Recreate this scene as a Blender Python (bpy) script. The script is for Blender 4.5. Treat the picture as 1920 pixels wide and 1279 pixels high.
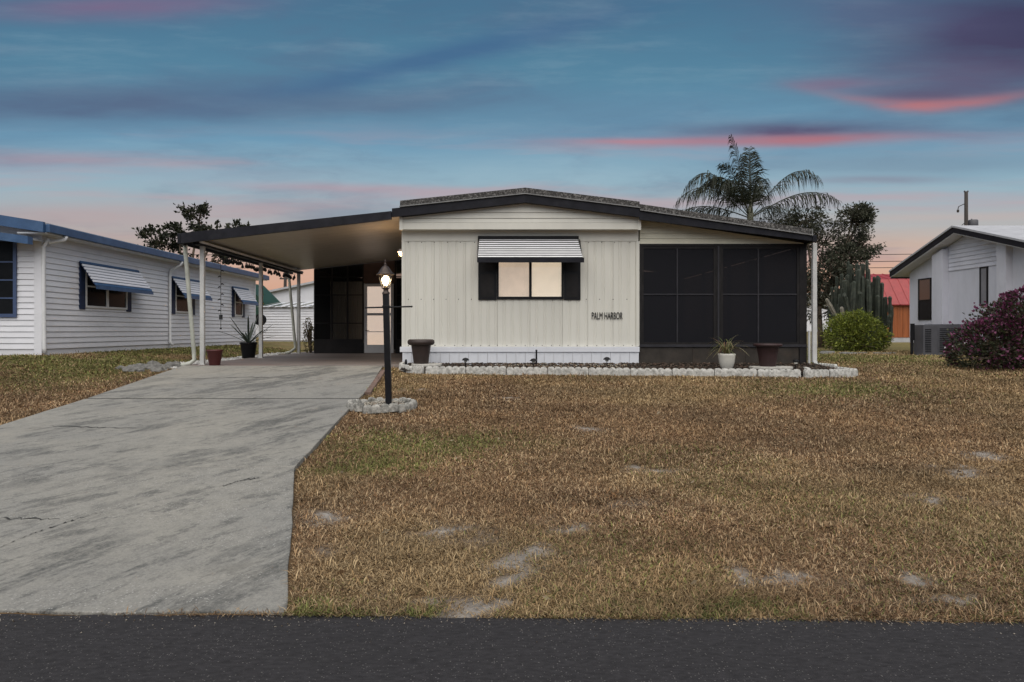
import bpy, math, random
import numpy as np
from mathutils import Vector, Matrix
R = math.radians
for o in list(bpy.data.objects): bpy.data.objects.remove(o)
S = bpy.context.scene
C = S.collection
def lin(c):
    c = c / 255.0
    return c / 12.92 if c <= 0.04045 else ((c + 0.055) / 1.055) ** 2.4
def srgb(r, g, b): return (lin(r), lin(g), lin(b), 1.0)

# ------------------------------------------------------------------ camera
EYE = 1.5
F = 1280.0
cam = bpy.data.cameras.new('camera'); camo = bpy.data.objects.new('camera', cam); C.objects.link(camo)
camo.location = (0, 0, EYE); camo.rotation_euler = (R(90), 0, 0)
cam.sensor_width = 36.0; cam.lens = 24.0
cam.shift_x = 24 / 1920.0; cam.shift_y = -19.5 / 1920.0
cam.clip_start = 0.05; cam.clip_end = 3000
S.camera = camo
S.cycles.max_bounces = 6; S.cycles.diffuse_bounces = 3; S.cycles.transparent_max_bounces = 8

# ------------------------------------------------------------------ exposure
EXPO = 0.93
S.view_settings.view_transform = 'Standard'; S.view_settings.look = 'None'
S.view_settings.exposure = EXPO; S.view_settings.gamma = 1.0
S.view_settings.use_curve_mapping = False

# ------------------------------------------------------------------ world: dusk sky
SUN_EL, SUN_AZ = 54.0, 183.0          # azimuth measured from +Y clockwise: behind the photographer
wd = bpy.data.worlds.new('World'); S.world = wd; wd.use_nodes = True
nt = wd.node_tree; nt.nodes.clear()
def N(t, **k):
    n = nt.nodes.new(t)
    for a, b in k.items(): setattr(n, a, b)
    return n
def put(sock, v):
    if isinstance(v, (int, float)): sock.default_value = v
    elif isinstance(v, tuple): sock.default_value = v
    else: nt.links.new(v, sock)
def mth(op, a, b=0.0, c=0.0, clamp=False):
    n = N('ShaderNodeMath', operation=op, use_clamp=clamp)
    put(n.inputs[0], a); put(n.inputs[1], b); put(n.inputs[2], c)
    return n.outputs[0]
def vec(a, b, c=0.0):
    n = N('ShaderNodeCombineXYZ'); put(n.inputs[0], a); put(n.inputs[1], b); put(n.inputs[2], c); return n.outputs[0]
def noise(v, detail=5, rough=0.55, scale=1.0):
    n = N('ShaderNodeTexNoise'); n.inputs['Scale'].default_value = scale
    n.inputs['Detail'].default_value = detail; n.inputs['Roughness'].default_value = rough
    nt.links.new(v, n.inputs['Vector']); return n.outputs[0]
def sstep(v, a, b):
    n = N('ShaderNodeMapRange', interpolation_type='SMOOTHSTEP')
    put(n.inputs[0], v); n.inputs[1].default_value = a; n.inputs[2].default_value = b
    return n.outputs[0]
def mixc(f, a, b):
    n = N('ShaderNodeMix', data_type='RGBA'); n.clamp_factor = True
    put(n.inputs[0], f); put(n.inputs[6], a); put(n.inputs[7], b); return n.outputs[2]
tc = N('ShaderNodeTexCoord'); sx = N('ShaderNodeSeparateXYZ'); nt.links.new(tc.outputs['Generated'], sx.inputs[0])
AZ = mth('ARCTAN2', sx.outputs[0], sx.outputs[1]); 
# clouds lie in flat bands across the view: altitude is measured on a level cloud sheet rather than on the dome
SHEET = mth('SQRT', mth('ADD', mth('MULTIPLY', sx.outputs[1], sx.outputs[1]), mth('ADD', mth('MULTIPLY', mth('MULTIPLY', sx.outputs[0], sx.outputs[0]), 0.05), 0.02)))
EL = mth('ARCTAN2', sx.outputs[2], SHEET)
w1 = mth('SUBTRACT', noise(vec(mth('MULTIPLY', AZ, 2.6), mth('MULTIPLY', EL, 11.0), 3.0), 5), 0.5)
w2 = mth('SUBTRACT', noise(vec(mth('MULTIPLY', AZ, 7.0), mth('MULTIPLY', EL, 34.0), 8.0), 6), 0.5)
ELW = mth('ADD', EL, mth('MULTIPLY', w1, 0.03))
ramp = N('ShaderNodeValToRGB'); cr = ramp.color_ramp
stops = [(0.0, (206, 146, 122)), (0.05, (216, 162, 136)), (0.088, (222, 176, 150)), (0.122, (206, 180, 164)), (0.158, (176, 182, 184)),
         (0.215, (150, 182, 197)), (0.27, (112, 157, 184)), (0.35, (88, 136, 162)), (0.44, (74, 118, 147)), (0.6, (64, 104, 138)), (1.0, (64, 98, 132))]
while len(cr.elements) < len(stops): cr.elements.new(0.5)
for e, (p, c) in zip(cr.elements, stops):
    e.position = p; e.color = srgb(*c)
nt.links.new(mth('ADD', ELW, 0.0, clamp=True), ramp.inputs[0])
# the afterglow belongs to the sunset side; away from it the low sky is blue grey
ramp2 = N('ShaderNodeValToRGB'); c2 = ramp2.color_ramp
for e, (p, c) in zip([c2.elements[0], c2.elements[1], c2.elements.new(0.3)], [(0.0, (96, 112, 134)), (1.0, (64, 98, 132)), (0.3, (92, 126, 156))]): e.position = p; e.color = srgb(*c)
nt.links.new(mth('ADD', ELW, 0.0, clamp=True), ramp2.inputs[0])
glow = mth('SUBTRACT', 1.0, sstep(mth('ABSOLUTE', AZ), 0.75, 1.5))
sky = N('ShaderNodeTexSky', sky_type='NISHITA'); sky.sun_disc = False
sky.sun_elevation = R(SUN_EL); sky.sun_rotation = R(SUN_AZ)
sky.air_density = 1.0; sky.dust_density = 1.0; sky.ozone_density = 1.5
skys = N('ShaderNodeVectorMath', operation='SCALE'); nt.links.new(sky.outputs[0], skys.inputs[0]); skys.inputs[3].default_value = 0.06
col = mixc(0.12, mixc(glow, ramp2.outputs[0], ramp.outputs[0]), skys.outputs[0])
# thin grey-violet streak clouds all over the sky
n1 = noise(vec(mth('ADD', mth('MULTIPLY', AZ, 2.4), mth('MULTIPLY', w1, 0.9)), mth('MULTIPLY', mth('ADD', EL, mth('MULTIPLY', w1, 0.05)), 11.0), 1.0), 8, 0.6)
col = mixc(mth('MULTIPLY', sstep(n1, 0.44, 0.72), 0.46), col, srgb(88, 104, 134))
n3 = noise(vec(mth('MULTIPLY', AZ, 4.5), mth('MULTIPLY', ELW, 30.0), 7.0), 7, 0.62)
col = mixc(mth('MULTIPLY', sstep(n3, 0.45, 0.75), 0.14), col, srgb(178, 200, 210))
n2 = noise(vec(mth('MULTIPLY', AZ, 1.9), mth('MULTIPLY', ELW, 24.0), 21.0), 5, 0.55)
pb = mth('MULTIPLY', sstep(EL, 0.07, 0.14), mth('SUBTRACT', 1.0, sstep(EL, 0.22, 0.32)))
col = mixc(mth('MULTIPLY', mth('MULTIPLY', sstep(n2, 0.46, 0.70), mth('MULTIPLY', pb, glow)), 0.40), col, srgb(200, 154, 156))
def dirof(px, py):
    u = (px - 936) / F; v = (620 - py) / F
    return math.atan(u), math.atan(v)
def cloud(px, py, hw, hh, colr, amt, slope=0.0, bend=0.0, warp=0.02, fray=1.0):
    """one bank of cloud: a frayed lens of given bearing, altitude and size (angles)"""
    global col
    a0, e0 = dirof(px, py); wa = hw / F * math.cos(a0) ** 2; we = hh / F
    da = mth('DIVIDE', mth('SUBTRACT', AZ, a0), wa)
    e = mth('ADD', EL, mth('ADD', mth('MULTIPLY', w1, warp * 0.6), mth('MULTIPLY', w2, warp * 0.4)))
    dd = mth('SUBTRACT', mth('SUBTRACT', e, e0), mth('MULTIPLY', mth('MULTIPLY', da, wa), slope))
    dd = mth('SUBTRACT', dd, mth('MULTIPLY', mth('MULTIPLY', da, da), bend))
    de = mth('DIVIDE', dd, we)
    r2 = mth('ADD', mth('MULTIPLY', da, da), mth('MULTIPLY', de, de))
    g = mth('POWER', 2.71828, mth('MULTIPLY', r2, -1.0))
    g = mth('MULTIPLY', g, mth('ADD', 1.0, mth('MULTIPLY', mth('ADD', w1, w2), fray)), clamp=True)
    col = mixc(mth('MULTIPLY', g, amt), col, srgb(*colr))
cloud(180, 205, 520, 34, (84, 98, 128), 0.85, 0.03)
cloud(800, 118, 330, 20, (66, 100, 140), 0.7, 0.2)
cloud(620, 205, 420, 20, (90, 110, 138), 0.55, 0.02)
cloud(240, 28, 230, 18, (142, 98, 130), 0.6, 0.05)
cloud(1080, 225, 330, 26, (100, 134, 160), 0.4, 0.06)
cloud(1900, 80, 250, 90, (60, 58, 88), 0.97, -0.10, 0, 0.04)
cloud(1660, 40, 230, 40, (96, 96, 128), 0.45, -0.1)
cloud(1790, 160, 220, 44, (98, 88, 116), 0.7)
cloud(1560, 168, 90, 12, (140, 100, 124), 0.55)
cloud(1725, 193, 115, 15, (92, 78, 106), 0.8)
cloud(1735, 209, 150, 9, (212, 120, 112), 0.74, 0.0, 0.009, 0.016, 1.8)
cloud(1490, 252, 230, 17, (86, 84, 114), 0.92, 0.0, 0, 0.016, 1.4)
cloud(1370, 270, 210, 9, (178, 106, 118), 0.55, 0.01, 0, 0.014, 1.8)
cloud(1530, 267, 180, 7, (196, 112, 114), 0.5, 0.02, 0, 0.014, 1.8)
cloud(1180, 270, 120, 5, (190, 132, 140), 0.6, 0.0, 0, 0.006)
cloud(1700, 312, 330, 22, (120, 142, 162), 0.55)
cloud(1640, 342, 130, 7, (132, 132, 150), 0.6)
cloud(90, 310, 200, 16, (160, 142, 158), 0.5)
cloud(660, 358, 230, 10, (188, 152, 160), 0.55, -0.03)
cloud(420, 330, 260, 12, (150, 162, 178), 0.4)
cloud(1780, 412, 330, 10, (196, 176, 170), 0.5)
cloud(200, 410, 330, 26, (186, 154, 152), 0.5)
bg = N('ShaderNodeBackground'); bg.inputs[1].default_value = 1.0 / 2 ** EXPO
nt.links.new(col, bg.inputs[0]); wo = N('ShaderNodeOutputWorld'); nt.links.new(bg.outputs[0], wo.inputs[0])

# ------------------------------------------------------------------ sun: very soft, from behind the camera
sl = bpy.data.lights.new('sun', 'SUN'); sl.energy = 1.5; sl.angle = R(85); sl.color = (1.0, 0.94, 0.86)
so = bpy.data.objects.new('sun', sl); C.objects.link(so)
sd = Vector((math.sin(R(SUN_AZ)) * math.cos(R(SUN_EL)), math.cos(R(SUN_AZ)) * math.cos(R(SUN_EL)), math.sin(R(SUN_EL))))
so.rotation_euler = (-sd).to_track_quat('-Z', 'Y').to_euler(); so.location = (0, -10, 20)

# ================================================================== helpers
rng = np.random.default_rng(7); rnd = random.Random(11)
_tab = np.random.default_rng(3).random(65536)
def vnoise(x, y, seed=0):
    xi = np.floor(x).astype(np.int64); yi = np.floor(y).astype(np.int64); fx = x - xi; fy = y - yi
    fx = fx * fx * (3 - 2 * fx); fy = fy * fy * (3 - 2 * fy)
    h = lambda a, b: _tab[(a * 7919 + b * 104729 + seed * 6151) & 65535]
    return (h(xi, yi) * (1 - fx) + h(xi + 1, yi) * fx) * (1 - fy) + (h(xi, yi + 1) * (1 - fx) + h(xi + 1, yi + 1) * fx) * fy
def fbm(x, y, seed=0, o=4):
    s = 0; a = 0.5; t = 0
    for i in range(o):
        s = s + a * vnoise(x, y, seed + i); t += a; a *= 0.5; x = x * 2.03 + 11.3; y = y * 2.03 + 5.7
    return s / t
def ss(v, a, b):
    t = np.clip((v - a) / (b - a), 0, 1); return t * t * (3 - 2 * t)
SLOPE = 0.73 / 10.62
def road_edge(x): return 3.57 - 0.019 * np.clip(x, -30, 30)
def gz(x, y):
    x = np.asarray(x, float); y = np.asarray(y, float)
    z = np.clip((y - 3.58) * SLOPE, 0, 0.73)
    z = z + 0.2 * ss(-x, 7.2, 10.0) * ss(y, 8, 15) + 0.72 * ss(y, 27, 66)
    return z
def gzf(x, y): return float(gz(x, y))

WORLD = {}
class MB:
    def __init__(s): s.v = []; s.f = []
    def add(s, vs, fs):
        b = len(s.v); s.v += [tuple(p) for p in vs]; s.f += [tuple(i + b for i in f) for f in fs]; return s
    def box(s, x0, x1, y0, y1, z0, z1):
        return s.add([(x0, y0, z0), (x1, y0, z0), (x1, y1, z0), (x0, y1, z0), (x0, y0, z1), (x1, y0, z1), (x1, y1, z1), (x0, y1, z1)],
                     [(0, 3, 2, 1), (4, 5, 6, 7), (0, 1, 5, 4), (1, 2, 6, 5), (2, 3, 7, 6), (3, 0, 4, 7)])
    def prism(s, poly, a0, a1, axis='y'):
        """poly: list of (u,z), counter-clockwise seen from the low side; extruded along axis"""
        n = len(poly)
        mk = (lambda u, z, a: (u, a, z)) if axis == 'y' else ((lambda u, z, a: (a, u, z)) if axis == 'x' else (lambda u, z, a: (u, z, a)))
        vs = [mk(u, z, a0) for u, z in poly] + [mk(u, z, a1) for u, z in poly]
        fs = [tuple(range(n)), tuple(range(2 * n - 1, n - 1, -1))] + [(i, i + n, (i + 1) % n + n, (i + 1) % n) for i in range(n)]
        return s.add(vs, fs)
    def tube(s, pts, rad, n=8, cap=True):
        pts = [Vector(p) for p in pts]
        if isinstance(rad, (int, float)): rad = [rad] * len(pts)
        t0 = (pts[1] - pts[0]).normalized(); up = Vector((0, 0, 1)) if abs(t0.z) < 0.9 else Vector((1, 0, 0))
        u = t0.cross(up).normalized(); vs = []; fs = []
        for i, p in enumerate(pts):
            t = (pts[min(i + 1, len(pts) - 1)] - pts[max(i - 1, 0)]).normalized()
            u = (u - t * u.dot(t)).normalized(); w = t.cross(u)
            for k in range(n):
                a = 2 * math.pi * k / n; vs.append(p + (u * math.cos(a) + w * math.sin(a)) * rad[i])
        for i in range(len(pts) - 1):
            for k in range(n): fs.append((i * n + k, i * n + (k + 1) % n, (i + 1) * n + (k + 1) % n, (i + 1) * n + k))
        if cap: fs.append(tuple(range(n - 1, -1, -1))); fs.append(tuple((len(pts) - 1) * n + k for k in range(n)))
        return s.add(vs, fs)
    def lathe(s, prof, c, n=24):
        vs = []; fs = []
        for r, z in prof:
            for k in range(n):
                a = 2 * math.pi * k / n; vs.append((c[0] + r * math.cos(a), c[1] + r * math.sin(a), c[2] + z))
        for i in range(len(prof) - 1):
            for k in range(n): fs.append((i * n + k, i * n + (k + 1) % n, (i + 1) * n + (k + 1) % n, (i + 1) * n + k))
        return s.add(vs, fs)
    def mesh(s, name, off=(0, 0, 0)):
        me = bpy.data.meshes.new(name); o = off
        me.from_pydata([(p[0] - o[0], p[1] - o[1], p[2] - o[2]) for p in s.v], [], s.f); return me
    def build(s, name, mat, parent=None, origin=None, smooth=False, bevel=0.0):
        off = WORLD[parent.name] if parent else (origin or (0, 0, 0))
        return link(name, s.mesh(name, off), mat, parent, None if parent else off, smooth, bevel)
def link(name, me, mat, parent=None, loc=None, smooth=False, bevel=0.0, rot=None):
    """loc is a world position; a child keeps it relative to its root"""
    o = bpy.data.objects.new(name, me); C.objects.link(o)
    if mat and not me.materials: me.materials.append(mat)
    if smooth:
        me.polygons.foreach_set('use_smooth', [True] * len(me.polygons))
    if parent:
        o.parent = parent; pw = WORLD[parent.name]
        if loc is not None: o.location = (loc[0] - pw[0], loc[1] - pw[1], loc[2] - pw[2])
        WORLD[o.name] = pw if loc is None else tuple(loc)
    else:
        o.location = loc or (0, 0, 0); WORLD[o.name] = tuple(o.location)
    if rot: o.rotation_euler = rot
    if bevel > 0:
        b = o.modifiers.new('bevel', 'BEVEL'); b.width = bevel; b.segments = 2; b.limit_method = 'ANGLE'
    return o
def thing(name, loc, label, cat, group=None):
    o = bpy.data.objects.new(name, None); C.objects.link(o); o.location = loc; o.empty_display_size = 0.2
    WORLD[o.name] = tuple(loc); return tag(o, label, cat, group)
def tag(o, label, cat, group=None):
    o['label'] = label; o['category'] = cat
    if group: o['group'] = group
    return o
def struct(o, kind='structure'): o['kind'] = kind; return o
def clip(poly, z0, z1):
    def half(ps, zc, keep_above):
        out = []
        for i in range(len(ps)):
            a, b = ps[i], ps[(i + 1) % len(ps)]
            ia = (a[1] >= zc) if keep_above else (a[1] <= zc); ib = (b[1] >= zc) if keep_above else (b[1] <= zc)
            if ia: out.append(a)
            if ia != ib:
                t = (zc - a[1]) / (b[1] - a[1]); out.append((a[0] + t * (b[0] - a[0]), zc))
        return out
    p = half(poly, z0, True)
    return half(p, z1, False) if len(p) > 2 else []
def raw(name, v, f, mat, parent=None, origin=(0, 0, 0), col=None, nper=3):
    """fast mesh from arrays; all faces have nper corners; origin is a world position"""
    me = bpy.data.meshes.new(name); off = np.array(WORLD[parent.name] if parent else origin)
    v = v - off; me.vertices.add(len(v)); me.vertices.foreach_set('co', v.astype(np.float32).ravel())
    nf = len(f); me.loops.add(nf * nper); me.loops.foreach_set('vertex_index', f.astype(np.int32).ravel())
    me.polygons.add(nf); me.polygons.foreach_set('loop_start', np.arange(nf, dtype=np.int32) * nper)
    me.polygons.foreach_set('loop_total', np.full(nf, nper, np.int32))
    if col is not None:
        a = me.color_attributes.new('tint', 'FLOAT_COLOR', 'POINT')
        a.data.foreach_set('color', np.concatenate([col, np.ones((len(col), 1))], 1).astype(np.float32).ravel())
    me.update()
    return link(name, me, mat, parent, None if parent else tuple(off))

# ================================================================== materials
def mat(name, col, rough=0.6, var=0.12, scale=6.0, bump=0.0, bscale=60.0, metal=0.0, dirt=None, damt=0.0, dscale=1.5, spec=0.5, stretch=None, dlo=0.5, dhi=0.72):
    m = bpy.data.materials.new(name); m.use_nodes = True; t = m.node_tree; p = t.nodes['Principled BSDF']
    p.inputs['Roughness'].default_value = rough; p.inputs['Metallic'].default_value = metal; p.inputs['Specular IOR Level'].default_value = spec
    tx = t.nodes.new('ShaderNodeTexCoord'); mp = t.nodes.new('ShaderNodeMapping'); t.links.new(tx.outputs['Object'], mp.inputs[0])
    oi = t.nodes.new('ShaderNodeObjectInfo'); k = t.nodes.new('ShaderNodeVectorMath'); k.operation = 'SCALE'
    cx = t.nodes.new('ShaderNodeCombineXYZ')
    for i in range(3): t.links.new(oi.outputs['Random'], cx.inputs[i])
    t.links.new(cx.outputs[0], k.inputs[0]); k.inputs[3].default_value = 37.0; t.links.new(k.outputs[0], mp.inputs['Location'])
    if stretch: mp.inputs['Scale'].default_value = stretch
    n = t.nodes.new('ShaderNodeTexNoise'); n.inputs['Scale'].default_value = scale; n.inputs['Detail'].default_value = 7; n.inputs['Roughness'].default_value = 0.62
    t.links.new(mp.outputs[0], n.inputs['Vector'])
    r = t.nodes.new('ShaderNodeValToRGB'); t.links.new(n.outputs[0], r.inputs[0])
    c = np.array(col[:3]); lo = np.clip(c * (1 - var * 1.6), 0, 1); hi = np.clip(c * (1 + var * 1.2), 0, 1)
    r.color_ramp.elements[0].position = 0.3; r.color_ramp.elements[1].position = 0.7
    r.color_ramp.elements[0].color = (*lo, 1); r.color_ramp.elements[1].color = (*hi, 1)
    out = r.outputs[0]
    if dirt is not None:
        n2 = t.nodes.new('ShaderNodeTexNoise'); n2.inputs['Scale'].default_value = dscale; n2.inputs['Detail'].default_value = 9; n2.inputs['Roughness'].default_value = 0.7
        t.links.new(mp.outputs[0], n2.inputs['Vector'])
        mr = t.nodes.new('ShaderNodeMapRange'); mr.inputs[1].default_value = dlo; mr.inputs[2].default_value = dhi; mr.inputs[4].default_value = damt
        t.links.new(n2.outputs[0], mr.inputs[0]); mx = t.nodes.new('ShaderNodeMix'); mx.data_type = 'RGBA'
        t.links.new(mr.outputs[0], mx.inputs[0]); t.links.new(out, mx.inputs[6]); mx.inputs[7].default_value = (*dirt[:3], 1); out = mx.outputs[2]
    t.links.new(out, p.inputs['Base Color'])
    if bump:
        nb = t.nodes.new('ShaderNodeTexNoise'); nb.inputs['Scale'].default_value = bscale; nb.inputs['Detail'].default_value = 5
        t.links.new(tx.outputs['Object'], nb.inputs['Vector'])
        b = t.nodes.new('ShaderNodeBump'); b.inputs['Strength'].default_value = bump; b.inputs['Distance'].default_value = 0.01
        t.links.new(nb.outputs[0], b.inputs['Height']); t.links.new(b.outputs[0], p.inputs['Normal'])
    return m
def leafmat(name, trans=0.25, rough=0.55):
    m = bpy.data.materials.new(name); m.use_nodes = True; t = m.node_tree; p = t.nodes['Principled BSDF']
    a = t.nodes.new('ShaderNodeAttribute'); a.attribute_name = 'tint'; t.links.new(a.outputs[0], p.inputs['Base Color']); p.inputs['Roughness'].default_value = rough
    p.inputs['Specular IOR Level'].default_value = 0.3
    if trans == 0: return m
    tr = t.nodes.new('ShaderNodeBsdfTranslucent'); t.links.new(a.outputs[0], tr.inputs[0]); mx = t.nodes.new('ShaderNodeMixShader'); mx.inputs[0].default_value = trans
    t.links.new(p.outputs[0], mx.inputs[1]); t.links.new(tr.outputs[0], mx.inputs[2]); t.links.new(mx.outputs[0], t.nodes['Material Output'].inputs[0])
    return m
def emit(name, col, st):
    m = bpy.data.materials.new(name); m.use_nodes = True; p = m.node_tree.nodes['Principled BSDF']
    p.inputs['Base Color'].default_value = (*col, 1); p.inputs['Emission Color'].default_value = (*col, 1); p.inputs['Emission Strength'].default_value = st; return m
def screenmat(name, col, op):
    m = bpy.data.materials.new(name); m.use_nodes = True; t = m.node_tree; p = t.nodes['Principled BSDF']
    p.inputs['Base Color'].default_value = (*col, 1); p.inputs['Roughness'].default_value = 0.5; p.inputs['Specular IOR Level'].default_value = 0.06
    tr = t.nodes.new('ShaderNodeBsdfTransparent'); mx = t.nodes.new('ShaderNodeMixShader'); mx.inputs[0].default_value = op
    t.links.new(tr.outputs[0], mx.inputs[1]); t.links.new(p.outputs[0], mx.inputs[2]); t.links.new(mx.outputs[0], t.nodes['Material Output'].inputs[0]); return m
def glassmat(name, tint=(0.9, 0.9, 0.9), op=0.25, rough=0.03):
    m = bpy.data.materials.new(name); m.use_nodes = True; t = m.node_tree
    g = t.nodes.new('ShaderNodeBsdfGlossy'); g.inputs['Roughness'].default_value = rough; g.inputs[0].default_value = (0.9, 0.9, 0.9, 1)
    tr = t.nodes.new('ShaderNodeBsdfTransparent'); tr.inputs[0].default_value = (*tint, 1); mx = t.nodes.new('ShaderNodeMixShader'); mx.inputs[0].default_value = op
    t.links.new(tr.outputs[0], mx.inputs[1]); t.links.new(g.outputs[0], mx.inputs[2]); t.links.new(mx.outputs[0], t.nodes['Material Output'].inputs[0]); return m

CREAM = mat('cream_metal', (0.645, 0.628, 0.565), 0.5, 0.05, 1.3, 0.05, 9, dirt=(0.5, 0.475, 0.41), damt=0.35, dscale=1.1, stretch=(1, 1, 0.22))
CREAM2 = mat('cream_siding', (0.60, 0.57, 0.45), 0.5, 0.05, 2, 0.05, 9, dirt=(0.4, 0.37, 0.27), damt=0.3, dscale=1.5)
TRIMW = mat('white_trim', (0.7, 0.7, 0.71), 0.45, 0.05, 3, 0, dirt=(0.42, 0.42, 0.42), damt=0.35, dscale=2.5)
SKIRT = mat('white_skirting', (0.68, 0.69, 0.73), 0.45, 0.05, 3, 0, dirt=(0.4, 0.4, 0.42), damt=0.4, dscale=3, stretch=(1, 1, 0.4))
NAVY = mat('charcoal_fascia', (0.013, 0.013, 0.018), 0.5, 0.25, 4, 0.1, 20, dirt=(0.032, 0.032, 0.036), damt=0.5, dscale=2.5, spec=0.15)
MOSS = mat('mossy_roof_edge', (0.05, 0.047, 0.045), 0.95, 0.6, 25, 0.9, 40, dirt=(0.3, 0.29, 0.28), damt=0.65, dscale=30, dlo=0.5, dhi=0.62)
METALEDGE = mat('pale_drip_edge', (0.2, 0.2, 0.2), 0.6, 0.2, 8, 0)
BLACK = mat('black_paint', (0.012, 0.012, 0.014), 0.4, 0.2, 5, spec=0.15)
BROWN = mat('dark_bronze', (0.017, 0.0155, 0.016), 0.55, 0.2, 4, dirt=(0.03, 0.026, 0.024), damt=0.5, dscale=2, spec=0.15)
BRONZE2 = mat('grey_bronze_frame', (0.034, 0.033, 0.038), 0.5, 0.15, 4, spec=0.15)
KNEE = mat('brown_kick_panel', (0.042, 0.036, 0.031), 0.6, 0.25, 3, 0.1, 15, dirt=(0.085, 0.06, 0.045), damt=0.5, dscale=1.6, spec=0.15)
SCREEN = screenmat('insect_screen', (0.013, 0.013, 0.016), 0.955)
SCREEN2 = screenmat('dark_porch_screen', (0.010, 0.010, 0.010), 0.7)
GLASS = glassmat('window_glass', (0.96, 0.96, 0.96), 0.10)
DARKGLASS = mat('dark_window_glass', (0.014, 0.015, 0.017), 0.2, 0.3, 1.2, spec=0.08)
BLIND = mat('lit_window_blind', (0.66, 0.58, 0.5), 0.8, 0.1, 3)
def lit(m, col, st):
    p = m.node_tree.nodes['Principled BSDF']; p.inputs['Emission Color'].default_value = (*col, 1); p.inputs['Emission Strength'].default_value = st; return m
lit(BLIND, (1.0, 0.82, 0.64), 0.2)
BLIND2 = lit(mat('lit_window_blind_bright', (0.74, 0.68, 0.58), 0.8, 0.05, 3), (1.0, 0.86, 0.68), 0.24)
DOORLIT = lit(mat('lit_door_interior', (0.7, 0.52, 0.42), 0.8, 0.08, 2), (1.0, 0.8, 0.64), 0.34)
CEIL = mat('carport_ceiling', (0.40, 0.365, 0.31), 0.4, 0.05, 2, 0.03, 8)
POSTW = mat('white_post', (0.52, 0.52, 0.51), 0.5, 0.08, 5, 0.05, 30, dirt=(0.35, 0.33, 0.28), damt=0.4, dscale=4)
PIPEG = mat('weathered_downspout', (0.4, 0.41, 0.36), 0.5, 0.12, 5, dirt=(0.3, 0.31, 0.24), damt=0.5, dscale=3)
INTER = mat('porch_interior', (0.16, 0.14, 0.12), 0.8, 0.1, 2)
CURTAIN = mat('pale_curtain', (0.5, 0.45, 0.38), 0.8, 0.1, 2)
SIDW = mat('white_vinyl_siding', (0.72, 0.72, 0.76), 0.5, 0.04, 1.5, 0, dirt=(0.44, 0.44, 0.46), damt=0.25, dscale=1.2)
BLUE = mat('blue_fascia', (0.035, 0.085, 0.185), 0.45, 0.12, 4, dirt=(0.09, 0.15, 0.25), damt=0.3, dscale=2)
BLUED = mat('navy_shutter', (0.022, 0.035, 0.08), 0.5, 0.15, 4, spec=0.15)
YELL = mat('stained_foundation', (0.33, 0.27, 0.13), 0.9, 0.25, 4, 0.3, 40)
STUCCO = mat('white_stucco', (0.62, 0.62, 0.68), 0.85, 0.06, 2.5, 0.5, 90, dirt=(0.44, 0.42, 0.42), damt=0.4, dscale=1.0, stretch=(1, 1, 0.35))
ROOFW = mat('white_coated_roof', (0.42, 0.42, 0.44), 0.6, 0.1, 3)
CONC = mat('edging_concrete', (0.40, 0.385, 0.35), 0.9, 0.3, 22, 0.7, 120, dirt=(0.10, 0.098, 0.088), damt=0.85, dscale=8, dlo=.44, dhi=.62)
CONCW = mat('whitewashed_edging', (0.52, 0.51, 0.48), 0.9, 0.22, 18, 0.6, 110, dirt=(0.16, 0.155, 0.14), damt=0.75, dscale=12, dlo=.47, dhi=.66)
STEP = mat('stepping_stone', (0.48, 0.46, 0.42), 0.9, 0.15, 12, 0.5, 90, dirt=(0.2, 0.19, 0.17), damt=0.5, dscale=7)
POTB = mat('brown_plastic', (0.03, 0.018, 0.015), 0.55, 0.2, 5)
POTR = mat('dark_red_plastic', (0.03, 0.011, 0.011), 0.6, 0.2, 5)
POTR2 = mat('red_glazed_pot', (0.075, 0.014, 0.014), 0.5, 0.15, 5)
POTW = mat('white_glazed_pot', (0.62, 0.6, 0.54), 0.35, 0.08, 6, dirt=(0.36, 0.33, 0.27), damt=0.4, dscale=6)
SOIL = mat('potting_soil', (0.045, 0.032, 0.022), 1, 0.4, 30, 0.8, 80)
MULCH = mat('mulch_ground', (0.04, 0.028, 0.02), 1, 0.5, 40, 0.9, 90)
GREYMET = mat('grey_cabinet', (0.075, 0.075, 0.086), 0.5, 0.12, 4)
WOODO = mat('orange_stained_wood', (0.30, 0.085, 0.022), 0.6, 0.2, 5, 0.2, 30, stretch=(1, 1, 0.15))
REDROOF = mat('red_metal_roof', (0.30, 0.035, 0.036), 0.45, 0.12, 3)
GREENROOF = mat('green_metal_roof', (0.012, 0.05, 0.03), 0.6, 0.12, 3)
GREYWALL = mat('grey_green_wall', (0.16, 0.16, 0.14), 0.7, 0.1, 4)
BARK = mat('bark', (0.12, 0.09, 0.065), 0.95, 0.35, 12, 0.9, 40, stretch=(1, 1, 0.3))
PALMBARK = mat('palm_bark', (0.2, 0.17, 0.13), 0.95, 0.3, 5, 0.9, 30, stretch=(1, 1, 3))
POLEW = mat('pole_wood', (0.05, 0.042, 0.038), 0.95, 0.25, 6, 0.4, 30, stretch=(1, 1, 0.1))
CACT = mat('cactus_skin', (0.028, 0.036, 0.025), 0.75, 0.3, 5, 0.4, 40, dirt=(0.09, 0.085, 0.06), damt=0.7, dscale=7)
DEADC = mat('dry_cactus', (0.24, 0.22, 0.18), 0.9, 0.25, 6, 0.4, 40)
ROCK = mat('grey_rock', (0.15, 0.145, 0.135), 0.95, 0.35, 14, 0.9, 50)
LAMPM = mat('aged_bronze', (0.05, 0.033, 0.026), 0.42, 0.3, 12, metal=0.35)
LEAF = leafmat('leaf'); BLADE = leafmat('dry_grass_blade', 0.0, 0.8)
WIRE = mat('wire_black', (0.015, 0.015, 0.016), 0.6, 0.1)

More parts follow.
